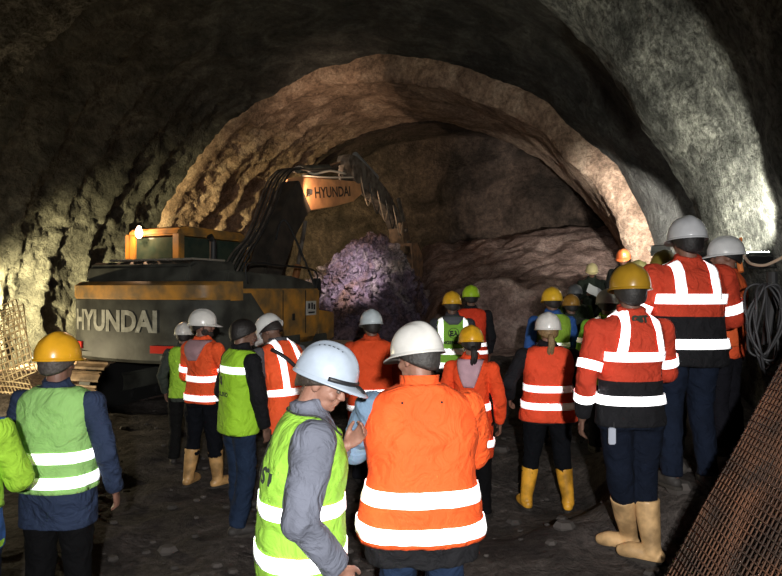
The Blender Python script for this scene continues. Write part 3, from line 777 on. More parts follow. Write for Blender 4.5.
def strip_h(fig, par, z, h=.05, off=.014, base=.0, a0=0, a1=360, name='reflective_band', tilt=0):
    g = G(); n = 72; rows = []
    for k in range(4):
        zz = z-h/2+h*k/3; row = []
        for j in range(n+1):
            th = R(a0+(a1-a0)*j/n); zt = zz+tilt*math.cos(th)
            row.append(fig.surf(zt, th, off+base))
        rows.append(row)
    closed = abs(a1-a0) >= 359.9
    if closed: rows = [r[:-1] for r in rows]
    g.loft(rows, cap=False, closed=closed)
    o = g.obj(name, retro(), par, smooth=True); fig.put(o.data)
    md = o.modifiers.new('thick', 'SOLIDIFY'); md.thickness = .003; md.offset = 0
    return o

def strip_v(fig, par, x, z0, w=.05, off=.014, spread=.0, front=True, name='reflective_brace', zf=None, cross=0):
    """a band from the waist band up the back, over the shoulder and down the front"""
    g = G(); cols = []
    for k in range(4):
        xx0 = x-w/2+w*k/3; col = []
        N = 22
        def ztop(X):
            lo, hi = 1.2, 1.525
            for _ in range(24):
                mid = (lo+hi)/2
                if fig.ab(mid)[0] > abs(X)+.004: lo = mid
                else: hi = mid
            return lo
        for i in range(N+1):
            t = i/N; X = xx0+(spread*(1-t) if x > 0 else -spread*(1-t))*1.0
            X = X+cross*t
            col.append(fig.back(X, z0+(ztop(X)-z0)*t, off))
        if front:
            zF = zf if zf else z0
            for i in range(N+1):
                t = i/N; X = xx0; 
                if cross: X += cross
                col.append(fig.back(X, ztop(X)+(zF-ztop(X))*t, off, True))
        cols.append(col)
    g.loft(cols, cap=False, closed=False)
    o = g.obj(name, retro(), par, smooth=True); fig.put(o.data)
    md = o.modifiers.new('thick', 'SOLIDIFY'); md.thickness = .003; md.offset = 0
    return o

def arm_ring(fig, par, pts, rads, t, w=.045, name='sleeve_band', mt=None):
    """a band round a sleeve; t runs 0 shoulder, 1 elbow, 2 wrist"""
    g = G(); i = min(1, int(t)); u = t-i; a, b = Vector(pts[i]), Vector(pts[i+1]); d = (b-a).normalized(); c = a.lerp(b, u); r = rads[i]*(1-u)+rads[i+1]*u+.010
    g.tube([c-d*w/2, c-d*w/6, c+d*w/6, c+d*w/2], r, 22, cap=False)
    o = g.obj(name, mt or retro(), par, smooth=True); fig.put(o.data); return o

def lettering(fig, par, s, x, z, size, color=(.02,.03,.02), bold=.0, rot=0, off=.017, name='lettering'):
    v, f = text_shape(s, size, bold); Rm = Matrix.Rotation(R(rot), 3, 'Z'); out = []
    for p in v:
        p = Rm @ p; out.append(fig.back(x+p.x, z+p.y, off))
    o = mesh_obj(name, out, f, mat('ink_%d' % int(sum(color)*1e4), color, .8), par, False); fig.put(o.data); return o

def person(label, px, d, top, yaw=0, outfit=None, arms=None, legs=None, group=None, cat='person', vox=.0085, **k):
    """px, top: where the crown of the helmet shows; d: metres from the lens plane"""
    fig = Fig(**k); O = outfit; x = (px-391)/F*d; y = d; zt = 2-(top-288)/F*d; gz = ground(x, y, False)+.02
    hatted = O.get('helmet') is not None
    crown = fig.bend(fig.Mh @ (Vector((0,0,.316 if hatted else .262))))
    sc = (zt-gz)/crown.z
    yw = R(yaw)
    sc0 = sc
    if sc > 1.10: gz += (sc-1.10)*crown.z; sc = 1.10
    if sc < .88: gz -= (.88-sc)*crown.z; sc = .88
    # ---- body
    A = arms or {}
    AL = A.get('L', ((-.27,-.02,1.12), (-.255,.09,.88))); AR = A.get('R', ((.27,-.02,1.12), (.255,.09,.88)))
    shx = .198+.115*(fig.w-1)
    SH = {-1: Vector((-shx,0,1.400)), 1: Vector((shx,0,1.400))}
    LG = legs or {}
    HIP = {-1: Vector((-.095,0,.90)), 1: Vector((.095,0,.90))}
    KN = {-1: Vector(LG.get('KL', (-.11,.015,.49))), 1: Vector(LG.get('KR', (.11,.015,.49)))}
    AN = {-1: Vector(LG.get('FL', (-.125,-.03,.075))), 1: Vector(LG.get('FR', (.125,-.03,.075)))}
    g = G(); head_geo(g, fig.Mh)
    rows = []
    for z in (.90,1.0,1.1,1.2,1.3,1.38,1.43,1.46,1.485,1.505):
        rows.append([fig.surf(z, 2*math.pi*j/24, -.045 if z < 1.05 else -.028, False) for j in range(24)])
    g.loft(rows)
    for s, arm in ((-1, AL), (1, AR)):
        e, w = Vector(arm[0]), Vector(arm[1])
        g.tube([SH[s]+Vector((-s*.05,0,0)), SH[s], e, w], [.045,.050,.038,.028], 12, round_ends=True)
        dd = Vector(arm[2]) if len(arm) > 2 else (w-e)
        upv = Vector(arm[3]) if len(arm) > 3 else Vector((s,.2,0))
        hand(g, w, dd, s, arm[4] if len(arm) > 4 else .35, 1.0, upv)
        h, kn, an = HIP[s], KN[s], AN[s]
        g.tube([h, h.lerp(kn, .5), kn, kn.lerp(an, .35), an], [.060,.058,.048,.046,.034], 14, round_ends=True)
        fd = Vector(LG.get('toe', (s*.25, 1, 0))).normalized()
        g.tube([an+Vector((0,0,-.02))-fd*.03, an+Vector((0,0,-.03))+fd*.06, an+Vector((0,0,-.045))+fd*.14], [.034,.034,.024], 10, round_ends=True)
    me = remeshed(g, O.get('vox', vox), 1)
    fig.put(me)
    skin = mat('skin_'+O.get('skin', 'light'), {'light': (.27,.135,.095), 'tan': (.20,.10,.07), 'shade': (.15,.08,.055)}[O.get('skin', 'light')], .55, bump=.15, bscale=120, var=.12, vscale=30)
    root = link_mesh('person', me, skin)
    root.location = (x-(math.cos(yw)*crown.x-math.sin(yw)*crown.y)*sc, y-(math.sin(yw)*crown.x+math.cos(yw)*crown.y)*sc, gz)
    root.rotation_euler = (0,0,yw); root.scale = (sc,)*3
    tag(root, label, cat, group)
    Z = lambda py: (2-(py-288)/F*(d-.12*sc*math.cos(yw))-gz)/sc       # photograph height to height on the body
    # ---- eyes
    for s in (-1, 1):
        g = G(); g.ell(fig.Mh @ Vector((s*.030,.086,.137)), (.0135,.012,.0085), 12, 8, fig.Mh.to_3x3()); e = g.obj('eye', mat('eye_dark', (.10,.08,.07), .2), root, smooth=True); fig.put(e.data)
    # ---- trousers
    tc = tuple(v*.4 for v in O.get('legs', NAVY)); tm = mat('trousers_%d' % int(sum(tc)*1e5), tc, .9, bump=.7, bscale=9, bd=.05, bdist=1, var=.25, vscale=10, spec=.15)
    g = G(); g.loft([[fig.surf(z, 2*math.pi*j/24, -.008, False) for j in range(24)] for z in (.82,.88,.95,1.02,1.08)])
    boots = O.get('boots')
    for s in (-1, 1):
        h, kn, an = HIP[s], KN[s], AN[s]; m_ = kn.lerp(an, .5)
        if boots: end = kn.lerp(an, .42); pts = [h, h.lerp(kn, .5), kn, end]; rr = [.108,.096,.076,.064]
        else: pts = [h, h.lerp(kn, .5), kn, m_, an+Vector((0,0,.0))]; rr = [.108,.094,.076,.072,.068]
        g.tube(pts, rr, 18, sub=3)
    me = remeshed(g, .011, 2); fig.wrinkle(me, 1.3); fig.put(me); link_mesh('trousers', me, tm, root)
    for s in (-1, 1):
        h, kn, an = HIP[s], KN[s], AN[s]; fd = Vector(LG.get('toe', (s*.25, 1, 0))).normalized()
        g = G()
        if boots:
            bmn = 'rubber_boot_%d' % int(sum(boots)*1e4); m_ = mat(bmn, boots, .45, color2=tuple(v*.45 for v in boots), vscale=9, bump=.1, bscale=20)
            g.tube([kn.lerp(an, .28), kn.lerp(an, .6), an+Vector((0,0,.04)), an+Vector((0,0,-.02))], [.078,.068,.055,.058], 18, sub=2)
            g.tube([an+Vector((0,0,-.035))-fd*.035, an+Vector((0,0,-.03))+fd*.05, an+Vector((0,0,-.035))+fd*.12, an+Vector((0,0,-.045))+fd*.165], [.046,.054,.052,.040], 14, round_ends=True)
            nm = 'rubber_boot'
        else:
            m_ = mat('shoe_dark', (.03,.026,.024), .7, bump=.2, bscale=30)
            g.tube([an+Vector((0,0,.05)), an+Vector((0,0,-.02))], [.048,.05], 14)
            g.tube([an+Vector((0,0,-.035))-fd*.035, an+Vector((0,0,-.03))+fd*.05, an+Vector((0,0,-.04))+fd*.12, an+Vector((0,0,-.045))+fd*.155], [.042,.046,.044,.034], 14, round_ends=True)
            nm = 'shoe'
        me = remeshed(g, .009, 1)
        for v in me.vertices: v.co.z = max(v.co.z, .0)
        fig.put(me); bo = link_mesh(nm, me, m_, root)
        g = G(); P = [[an+fd*(-.075+.15*0+.0)+Vector((0,0,0))]]
        sx = Vector((fd.y, -fd.x, 0)); ring = []
        for j in range(20):
            a = 2*math.pi*j/20; ring.append(an+fd*(.045+.135*math.cos(a))+sx*.050*math.sin(a)*(1-.12*math.cos(a)))
        g.loft([[Vector((p.x, p.y, .0)) for p in ring], [Vector((p.x, p.y, .022)) for p in ring]]); so = g.obj('sole', mat('sole_rubber', (.03,.025,.02), .8), bo)
    # ---- jacket
    jc = O['jacket']; sl = O.get('sleeve', jc); jh = O.get('hem', .80)
    if jh > 5: jh = Z(jh)
    cols = [jc, sl, O.get('low', jc), O.get('sleeve_r', sl)]
    jm = [mat('cloth_%d_%d' % (int(c[0]*1000), int((c[1]+c[2]*2)*1000)), c, .85, bump=.8, bscale=9, bd=.05, bdist=1.2, var=.15, vscale=7, spec=.25) for c in cols]
    g = G(); zs = [jh, jh+.02]+[z for z, a, b in TORSO if z > jh+.03]
    zs = sorted(set(zs)); g.loft([[fig.surf(z, 2*math.pi*j/36, 0, False) for j in range(36)] for z in zs])
    RAD = O.get('arm', 1.0); AP = {}; puff = [.074*RAD,.062*RAD,.046*RAD]
    for s, arm in ((-1, AL), (1, AR)):
        e, w = Vector(arm[0]), Vector(arm[1]); w2 = w-(w-e).normalized()*.02
        pts = [SH[s]+Vector((-s*.06,0,.0)), SH[s], e, w2]; AP[s] = ([SH[s], e, w2], puff)
        g.tube(pts, [puff[0]*.9]+puff, 18)
        g.ell(SH[s], (puff[0]*1.02,)*3); g.ell(e, (puff[1]*1.04,)*3)
    if O.get('collar', True):
        g.tube([Vector((0,-.004,1.45)), Vector((0,-.006,1.52)), Vector((0,-.012,1.545+O.get('collar_h', 0)))], [.088,.080,.082], 24)
    me = remeshed(g, .0105, 2)
    zlow = Z(O['low_z']) if 'low_z' in O else -1
    fig.wrinkle(me, 1.0)
    ja = link_mesh('jacket', me, jm, root)
    for p in me.polygons:
        c = p.center
        if O.get('half') and c.x > 0 and c.z > 1.1: p.material_index = 3; continue
        arm_side = None
        ax_ = fig.ab(c.z)[0]
        if abs(c.x) > shx-.012 and c.z < 1.47 and (abs(c.x) > ax_+.006): arm_side = 1
        if arm_side is None:
            for s in (-1, 1):
                a, b, w_ = AP[s][0]
                for q, r in ((b, .075), (b.lerp(w_, .33), .07), (b.lerp(w_, .66), .065), (w_, .06), (a.lerp(b, .6), .07)):
                    if (c-q).length < r and (abs(c.y) > fig.ab(c.z)[1]+.005 or abs(c.x) > ax_-.004): arm_side = 1
        if arm_side: p.material_index = 3 if c.x > 0 else 1
        if 'low_z' in O and c.z < zlow and not arm_side: p.material_index = 2
        if 'cuff' in O and arm_side:
            for s in (-1, 1):
                e_, w_ = AP[s][0][1], AP[s][0][2]
                if (c-w_).length < O['cuff'] and c.x*s > .05: p.material_index = 2
    fig.put(me)
    base = 0.004; holder = ja
    # ---- vest
    if O.get('vest'):
        vz = Z(O['vest_hem']) if O.get('vest_hem', 0) > 5 else O.get('vest_hem', .86)
        vc = O['vest']; vm = mat('vest_%d_%d' % (int(vc[0]*1000), int(vc[1]*1000)), vc, .8, bump=.7, bscale=8, bd=.05, bdist=1.2, var=.12, vscale=6, spec=.3)
        g = G(); vo = O.get('vest_off', .013); n = 72; NR = 46; rows = []
        for i in range(NR+1):
            z = vz+((1.515 if O.get('vest_collar') else 1.500)-vz)*i/NR; row = []
            for j in range(n):
                th = 2*math.pi*j/n; zz = z
                if z > 1.40: zz = z-.10*sstep(1.40, 1.50, z)*max(0, math.sin(th))**2      # v at the throat
                row.append(fig.surf(zz, th, vo))
            rows.append(row)
        g.loft(rows, cap=False)
        ve = g.obj('vest', vm, root, smooth=True); fig.put(ve.data)
        md = ve.modifiers.new('thick', 'SOLIDIFY'); md.thickness = .006; md.offset = -1
        base = vo; holder = ve
        if O.get('trim'):
            tm2 = mat('trim_cloth', (.02,.02,.022), .8)
            g = G(); rw = rows[0]; g.tube([p for p in rw]+[rw[0]], .0045, 6, cap=False); z_ = g.obj('hem_binding', tm2, ve, smooth=True); fig.put(z_.data)
            g = G(); rw = [fig.surf(1.497-.10*max(0, math.sin(2*math.pi*j/n))**2, 2*math.pi*j/n, vo+.002) for j in range(n)]; g.tube(rw+[rw[0]], .0045, 6, cap=False); z_ = g.obj('neck_binding', tm2, ve, smooth=True); fig.put(z_.data)
            for s in (-1, 1):
                g = G(); P = []
                for j in range(40):
                    a = 2*math.pi*j/40; c_ = SH[s]+Vector((0,0,-.035)); yv = .092*math.cos(a); zv = .125*math.sin(a)
                    zz = c_.z+zv; a_, b_ = fig.ab(min(zz, 1.45), vo+.003); t_ = min(.98, abs(yv)/b_)
                    P.append(Vector((s*max(.1, a_*(1-t_**NS)**(1/NS)), yv, zz if zz < 1.478 else 1.478)))
                g.tube(P+[P[0]], .0045, 6, cap=False); z_ = g.obj('armhole_binding', tm2, ve, smooth=True); fig.put(z_.data)
        if O.get('vest_collar'):
            g = G(); n = 40
            rr = [(1.455,.105,.098,0),(1.49,.098,.090,-.002),(1.53,.094,.088,-.008),(1.555,.096,.090,-.012),(1.556,.088,.082,-.012),(1.50,.084,.080,-.006)]
            g.loft([[Vector((a_*math.cos(6.2832*j/n), b_*math.sin(6.2832*j/n)+c_, z_-.03*max(0, math.sin(6.2832*j/n)))) for j in range(n)] for z_, a_, b_, c_ in rr], cap=False)
            vc_ = g.obj('collar', vm, ve, smooth=True); fig.put(vc_.data)
            for xx in (-.095, .075):
                g = G(); q_ = fig.back(xx, 1.435, vo+.002); g.tube([q_, q_+Vector((0,-.006,0))], .0055, 10); e_ = g.obj('eyelet', mat('black_hole', (.01,.01,.01), .9), ve); fig.put(e_.data)
    sw = O.get('band', .05)
    for b in O.get('bands', []):
        if isinstance(b, (int, float)): b = (b,)
        z = Z(b[0]) if b[0] > 5 else b[0]
        strip_h(fig, holder, z, sw, base+.004, tilt=b[1] if len(b) > 1 else 0)
    for b in O.get('braces', []):
        x_, z_ = b[0], b[1]; z_ = Z(z_) if z_ > 5 else z_
        strip_v(fig, holder, x_, z_, sw, base+.007, spread=b[2] if len(b) > 2 else 0)
    for b in O.get('arm_bands', []):
        s, t = b; arm_ring(fig, ja, AP[s][0], AP[s][1], t, sw)
    for tx in O.get('text', []):
        lettering(fig, holder, *tx[:4], **(tx[4] if len(tx) > 4 else {}))
    if O.get('patch'):
        # hood lying on the back: a soft pouch
        pc = O['patch']; g = G(); 
        for i in range(1): pass
        rows = []
        NP = 14
        hw, hz = O.get('patch_size', (.12, .22))
        for i in range(NP+1):
            t = i/NP; z = 1.50-hz*t; wd_ = hw*(1-.62*t**1.6); row = []
            for j in range(15):
                u = j/14*2-1; th = .030*math.sqrt(max(0, 1-u*u))*math.sin(math.pi*min(1, .15+t*.85))+.010
                row.append(fig.back(u*wd_, z, base+th))
            rows.append(row)
        g.loft(rows, cap=False, closed=False)
        h_ = g.obj('hood', mat('hood_%d' % int(sum(pc)*1000), pc, .85, bump=.3, bscale=100, var=.2, vscale=12), ja, smooth=True); fig.put(h_.data)
        md = h_.modifiers.new('thick', 'SOLIDIFY'); md.thickness = .006; md.offset = -1
    # ---- head gear
    if O.get('hair'): hair(fig, root, O['hair'], pony=O.get('pony'), length=O.get('hair_len', 0))
    if O.get('beard'):
        g = G()
        for c, r in (((0,.062,.062),(.050,.044,.040)), ((-.050,.025,.085),(.018,.038,.040)), ((.050,.025,.085),(.018,.038,.040)), ((0,.084,.050),(.030,.024,.028)), ((0,.098,.096),(.026,.009,.006))):
            g.ell(fig.Mh @ Vector(c), r, 12, 8, fig.Mh.to_3x3())
        me = remeshed(g, .006, 2); fig.put(me); link_mesh('beard', me, mat('beard_hair', (.025,.018,.014), .8, bump=.6, bscale=120), root)
    if hatted:
        hc, hn = O['helmet'][:2]; hk = O['helmet'][2] if len(O['helmet']) > 2 else {}
        helmet(fig, root, hc, hn, **hk)
    return fig, root, ja, AP
def at_body(root, p): return p

WHITE_H = (.80,.82,.84); YEL_H = (.85,.50,.03)
CH = (.03,.03,.035)

persons = {}
def P(key, *a, **k):
    persons[key] = person(*a, seed=len(persons)+1, **k)
    return persons[key]

P('edge', 'person cut off by the left edge in lime vest, white helmet and blue jeans', -42, 2.85, 352, 3,
  dict(jacket=(.03,.09,.28), sleeve_r=LIME, vest=LIME, vest_hem=517, bands=[(462,)], legs=(.02,.04,.10), helmet=(WHITE_H, 'white_f'), hair=(.03,.02,.02), w=1.0), w=1.12, arms=dict(R=((.26,.08,1.13),(.14,.27,1.06))))
P('A', 'person in faded pale green vest over a navy work jacket, amber helmet', 58, 3.35, 332, -4,
  dict(jacket=(.022,.035,.075), hem=531, vest=PALE, vest_hem=493, bands=[(458,), (482,)], band=.062, legs=(.008,.008,.010), collar=True,
       helmet=((.80,.40,.02), 'amber', dict(band=(.55,.58,.62))), hair=(.12,.10,.09), skin='tan'), w=1.12, bel=1.1,
  arms=dict(L=((-.30,.0,1.12), (-.26,.16,.93)), R=((.31,-.02,1.12), (.29,.10,.86))))
P('B', 'bearded person in white helmet, orange jacket with pinkish grey hood, tan rubber boots', 202, 6.0, 309, -28,
  dict(jacket=ORANGE, hem=404, bands=[(379,), (398,)], arm_bands=[(1,.75), (-1,.75)], band=.06, legs=(.010,.012,.02), boots=(.62,.36,.14), beard=True, collar=True,
       patch=(.42,.25,.27), patch_size=(.13,.20), helmet=((.80,.78,.74), 'white_a', dict(strap=True)), hair=(.02,.015,.012), skin='tan'), head=(-52,-2,0), w=1.05,
  arms=dict(R=((.30,.03,1.14), (.20,.24,1.00)), L=((-.27,.02,1.12), (-.15,.22,.97))), legs=dict(KL=(-.13,.0,.49), FL=(-.15,-.05,.08), KR=(.13,.03,.49), FR=(.15,.05,.08)))
P('B2', 'mostly hidden person in a white helmet standing just behind the bearded orange jacket', 184, 6.8, 322, 5,
  dict(jacket=(.05,.06,.05), vest=LIME, vest_hem=398, legs=(.02,.02,.02), helmet=((.72,.70,.66), 'white_b'), hair=(.03,.02,.02), skin='tan', vox=.012), w=.9)
P('C', 'bareheaded dark-haired person in a lime vest with black sleeves and blue jeans', 246, 4.95, 318, -48,
  dict(jacket=(.006,.006,.008), vest=(.33,.62,.03), vest_hem=432, bands=[(1.335,)], band=.055, legs=(.035,.065,.14), hair=(.014,.010,.009), hair_len=.03, collar=True,
       text=[('0', -.03, 1.24, .09, dict(bold=.006)), ('VILLENO', -.02, 1.135, .045, dict(bold=.002))], skin='shade'), w=1.0, head=(-10,6,0), lean=3,
  arms=dict(R=((.27,.03,1.13), (.23,.12,.86))), legs=dict(KL=(-.10,.06,.49), FL=(-.10,.05,.08), FR=(.11,-.07,.08)))
P('D', 'person in white helmet bowing the head, orange vest over grey sleeves, black strap', 262, 5.6, 317, 42,
  dict(jacket=(.085,.085,.095), vest=ORANGE, vest_hem=425, bands=[(388,)], braces=[(-.085,388), (.085,388)], band=.055, legs=(.02,.03,.06),
       helmet=((.74,.74,.72), 'white_c'), hair=(.03,.02,.018), skin='shade'), head=(22,22,0), lean=20, w=1.1,
  arms=dict(L=((-.28,.05,1.14), (-.14,.30,1.06)), R=((.28,.04,1.12), (.14,.30,1.04))))
P('E', 'person in black-trimmed lime vest and grey jacket, bluish white helmet, looking down', 341, 2.55, 345, -76,
  dict(jacket=(.13,.14,.18), vest=(.30,.58,.06), vest_hem=574, bands=[(500,.0), (545,.0)], band=.058, legs=(.015,.025,.07), trim=True, arm=1.22, collar=True,
       text=[('M', .02, 1.33, .075, dict(bold=.004)), ('KOST', .06, 1.245, .085, dict(bold=.004))],
       helmet=((.36,.42,.50), 'blue_white', dict(vents=True, tilt=8)), hair=(.05,.035,.025), hair_len=.01, vox=.0062), head=(-24,22,-3), lean=4, w=1.15, bel=1.32,
  arms=dict(R=((.29,-.03,1.13), (.24,.13,.90), (-.1,.5,-.8), (1,0,.2), .6), L=((-.25,.06,1.14), (-.12,.20,1.31), (.2,.7,.7), (-.6,.4,-.5), .55)))
P('F', 'broad person in bright orange vest with two silver bands, ivory helmet', 415, 2.95, 322, 6,
  dict(jacket=(.16,.25,.36), sleeve=(.16,.25,.36), sleeve_r=(.92,.115,.022), hem=556, low=(.010,.010,.012), low_z=505, vest_collar=True, collar=False, half=True, vest=(.92,.115,.022), vest_hem=534, vest_off=.030, bands=[(489,.0), (522,.0)], band=.068, legs=(.035,.07,.16), arm=1.15,
       helmet=((.60,.59,.56), 'ivory'), hair=(.055,.05,.045), hair_len=.0, skin='light', vox=.0075), head=(38,4,0), w=1.34, bel=1.22, lean=6, flare=.01, amp=.018,
  arms=dict(L=((-.31,.10,1.19), (-.10,.33,1.24), (.6,.6,.25), (-.6,.6,.3), .45), R=((.29,.12,1.15), (.10,.34,1.12), (-.5,.8,0), (.5,.3,.6), .5)))
P('G', 'person in pale blue-grey helmet and orange vest, between the near pair', 371, 6.1, 309, 4,
  dict(jacket=(.62,.07,.02), vest=(.88,.09,.02), vest_hem=425, bands=[(392,), (408,)], band=.055, legs=(.02,.02,.03), collar=True,
       helmet=((.58,.66,.70), 'blue_grey'), hair=(.02,.016,.014), hair_len=.02, skin='shade'), head=(15,4,0), w=1.22)
P('H', 'person in yellow helmet and green vest with round black emblem, grey hood', 452, 7.5, 291, 2,
  dict(jacket=(.05,.05,.06), vest=(.30,.62,.07), vest_hem=367, bands=[(1.07,), (.90,)], braces=[(-.155,1.07), (.155,1.07)], band=.075, legs=(.02,.02,.03),
       text=[('EA', 0, 1.29, .085, dict(bold=.006)), ('O', 0, 1.29, .20, dict(bold=-.006)), ('INGENIERIA', 0, 1.18, .055, dict(bold=.003))], patch=(.12,.13,.15), patch_size=(.13,.10),
       helmet=((.82,.46,.03), 'yellow_a'), hair=(.05,.04,.035), skin='shade', vox=.011), w=1.08)
P('I', 'person in lime green helmet and red-orange vest with black sleeves', 471, 8.1, 285, -4,
  dict(jacket=(.012,.012,.015), vest=(.85,.06,.02), vest_hem=370, bands=[(1.02,), (.92,)], band=.05, legs=(.02,.02,.02),
       helmet=((.42,.68,.03), 'lime_green', dict(band=(.4,.45,.4))), hair=(.02,.02,.02), skin='shade', vox=.011), w=1.08)
P('J', 'person with black ponytail, yellow helmet, orange jacket with dusty pink hood', 471, 5.2, 325, -18,
  dict(jacket=(.92,.085,.02), hem=458, bands=[(407,), (443,)], band=.065, legs=(.008,.008,.010), patch=(.58,.36,.42), patch_size=(.12,.26), collar=True,
       helmet=((.80,.42,.02), 'yellow_b', dict(scuff=.15)), hair=(.012,.009,.008), pony=.12, skin='tan'), head=(20,4,0), w=.95, flare=.02)
P('K', 'person with blonde ponytail, white helmet, orange vest, bright yellow rubber boots', 548, 5.4, 312, -4,
  dict(jacket=(.010,.010,.013), vest=(.90,.085,.03), vest_hem=422, bands=[(389,), (406,)], band=.060, legs=(.010,.012,.018), boots=(.85,.42,.04),
       helmet=((.82,.80,.76), 'white_d'), hair=(.42,.27,.12), pony=.14, skin='light'), w=1.22, bel=1.15, flare=.015,
  arms=dict(L=((-.36,.0,1.16), (-.33,.16,.98)), R=((.36,.02,1.18), (.36,.20,1.05))), legs=dict(KL=(-.15,.0,.49), FL=(-.20,-.02,.08), KR=(.13,.0,.49), FR=(.17,-.05,.08)))
P('L', 'person in yellow helmet with silver rear band, green vest, bright blue sleeves', 552, 6.9, 287, 3,
  dict(jacket=(.03,.10,.34), vest=(.30,.50,.05), vest_hem=372, bands=[(345,)], band=.05, legs=(.02,.02,.03), collar=True,
       helmet=((.84,.50,.03), 'yellow_c', dict(band=(.7,.7,.7))), hair=(.03,.02,.02), skin='shade', vox=.011), w=1.1)
P('M', 'dim person in brownish helmet and dark coat beside the bright blue sleeves', 571, 7.6, 294, 0,
  dict(jacket=(.03,.04,.03), legs=(.02,.02,.02), helmet=((.35,.18,.03), 'brown'), hair=(.02,.02,.02), skin='shade', vox=.012), w=1.05)
P('M2', 'dim person in dark grey helmet and dark olive coat near the bench', 575, 8.6, 284, 0,
  dict(jacket=(.04,.06,.03), sleeve=(.05,.09,.02), legs=(.02,.02,.02), helmet=((.12,.13,.14), 'dark_grey'), hair=(.02,.02,.02), skin='shade', vox=.012), w=1.15)
P('N', 'person in mid grey helmet and bright green jacket, half hidden by the mustard helmet', 607, 6.2, 289, -14,
  dict(jacket=(.22,.50,.04), hem=386, bands=[(347,)], braces=[(-.10,347), (.10,347)], arm_bands=[(-1,.62), (1,.62)], band=.055, legs=(.02,.02,.03),
       helmet=((.40,.42,.44), 'mid_grey'), hair=(.02,.02,.02), skin='shade', vox=.011), w=1.05)
P('O', 'tall person in mustard helmet, red-orange jacket with black lower half, tan boots', 630, 3.9, 263, 8,
  dict(jacket=REDOR, low=(.008,.008,.010), low_z=382, cuff=.16, hem=428, bands=[(357,), (401,)], braces=[(-.075,357,.05), (.105,357,.03)], arm_bands=[(-1,.72), (1,.72), (-1,1.45), (1,1.45)], band=.055,
       legs=(.012,.020,.045), boots=(.66,.42,.20), collar=True, text=[('GST', 0, 1.475, .05, dict(bold=.004, off=.02))],
       helmet=((.34,.19,.015), 'mustard'), hair=(.02,.018,.016), hair_len=.02, skin='shade'), w=1.12, head=(-12,0,0), amp=.010,
  arms=dict(L=((-.29,-.02,1.12), (-.27,.08,.86)), R=((.28,.06,1.14), (.18,.27,1.02))), legs=dict(KL=(-.05,.02,.49), FL=(.07,.14,.08), KR=(.10,.01,.49), FR=(.12,-.03,.08), toe=(-.75,.66,0)))
P('P', 'tallest person, white helmet, wide red-orange jacket with black hem, dark jeans', 687, 4.25, 216, 3,
  dict(jacket=(.54,.052,.022), low=(.008,.008,.010), low_z=316, hem=367, bands=[(299,), (344,)], braces=[(-.115,299,.0), (.115,299,.0)], arm_bands=[(-1,.75), (1,.75)], band=.066, arm=1.25,
       legs=(.018,.030,.065), helmet=((.52,.53,.55), 'white_e'), hair=(.015,.012,.012), hair_len=.02, skin='tan'), w=1.34, bel=1.2,
  arms=dict(L=((-.34,.06,1.14), (-.22,.28,1.02)), R=((.34,.04,1.13), (.24,.26,1.00))))
P('Q', 'far person in cream helmet holding up a sheet of white paper', 592, 11.0, 263, 165,
  dict(jacket=(.03,.04,.03), legs=(.02,.02,.03), helmet=((.85,.72,.38), 'cream'), hair=(.04,.03,.02), skin='light', vox=.012), head=(0,12,0),
  arms=dict(L=((-.25,.10,1.14), (-.08,.32,1.20)), R=((.25,.10,1.14), (.08,.32,1.20))))
P('R', 'far person in orange helmet and dark coat facing the light', 623, 10.0, 249, 140,
  dict(jacket=(.02,.02,.02), legs=(.02,.02,.03), helmet=((.90,.20,.06), 'orange'), hair=(.04,.03,.02), skin='light', vox=.012), head=(10,10,0))
P('S', 'person in pale yellow helmet almost hidden behind the mustard helmet', 638, 6.4, 260, -10,
  dict(jacket=(.25,.28,.25), vest=(.45,.60,.08), vest_hem=360, legs=(.02,.02,.03), bands=[1.2], helmet=((.85,.78,.30), 'pale_yellow'), hair=(.03,.02,.02), skin='light', vox=.012))
P('T', 'person in olive helmet and orange jacket behind the shoulder of the tallest person', 664, 5.6, 250, -5,
  dict(jacket=(.80,.09,.03), legs=(.02,.02,.03), bands=[1.15], helmet=((.25,.20,.04), 'olive'), hair=(.02,.02,.02), skin='shade', vox=.012), w=.95)
P('U', 'person in white helmet right beside the bright wall floodlight, orange vest', 726, 4.8, 236, 40,
  dict(jacket=(.80,.10,.03), vest=(.75,.12,.03), vest_hem=.9, bands=[1.15], legs=(.02,.02,.03), helmet=((.85,.86,.86), 'white_g'), hair=(.02,.02,.02), skin='light', vox=.011), w=.95, head=(30,0,0), arms=dict(R=((.24,.08,1.13),(.12,.26,1.0)), L=((-.24,.08,1.13),(-.12,.26,1.0))))
# things they carry
def in_body(key, p):
    fig, root, ja, AP = persons[key]; M = Matrix.LocRotScale(root.location, root.rotation_euler, root.scale)
    return M @ fig.bend(Vector(p))
def on_back(key, pts, off=.03):
    fig = persons[key][0]; return [in_body(key, fig.back(x, z, off)) for x, z in pts]
g = G(); pts = on_back('D', [(-.14+.28*i/16, 1.42-.31*i/16) for i in range(17)], .026); g.tube(pts, .018, 8)
tag(g.obj('shoulder_strap', mat('strap_black', (.012,.012,.014), .7), None, True), 'black bag strap running diagonally over the orange vest of the bowing person', 'strap')
g = G(); c = W(612, 436, 3.75); g.box((0,0,0), (.045,.02,.105)); o = g.obj('radio', mat('radio_grey', (.35,.38,.45), .5), None, bevel=.006); o.location = c
tag(o, 'small grey handheld radio hanging at the hip under the mustard helmet', 'radio')
g = G(); g.tube([(0,0,.0),(0,0,.035)], [.006,.004], 8); z = g.obj('antenna', mat('strap_black', (.01,.01,.01)), o); z.location = (.012,0,.05)
c = in_body('Q', (0,.36,1.25)); g = G(); v = []
g.loft([[Vector((-.15+.30*i/8, .01*math.sin(i*.9), .105*(1-2*j)+0)) for i in range(9)] for j in range(2)], cap=False, closed=False)
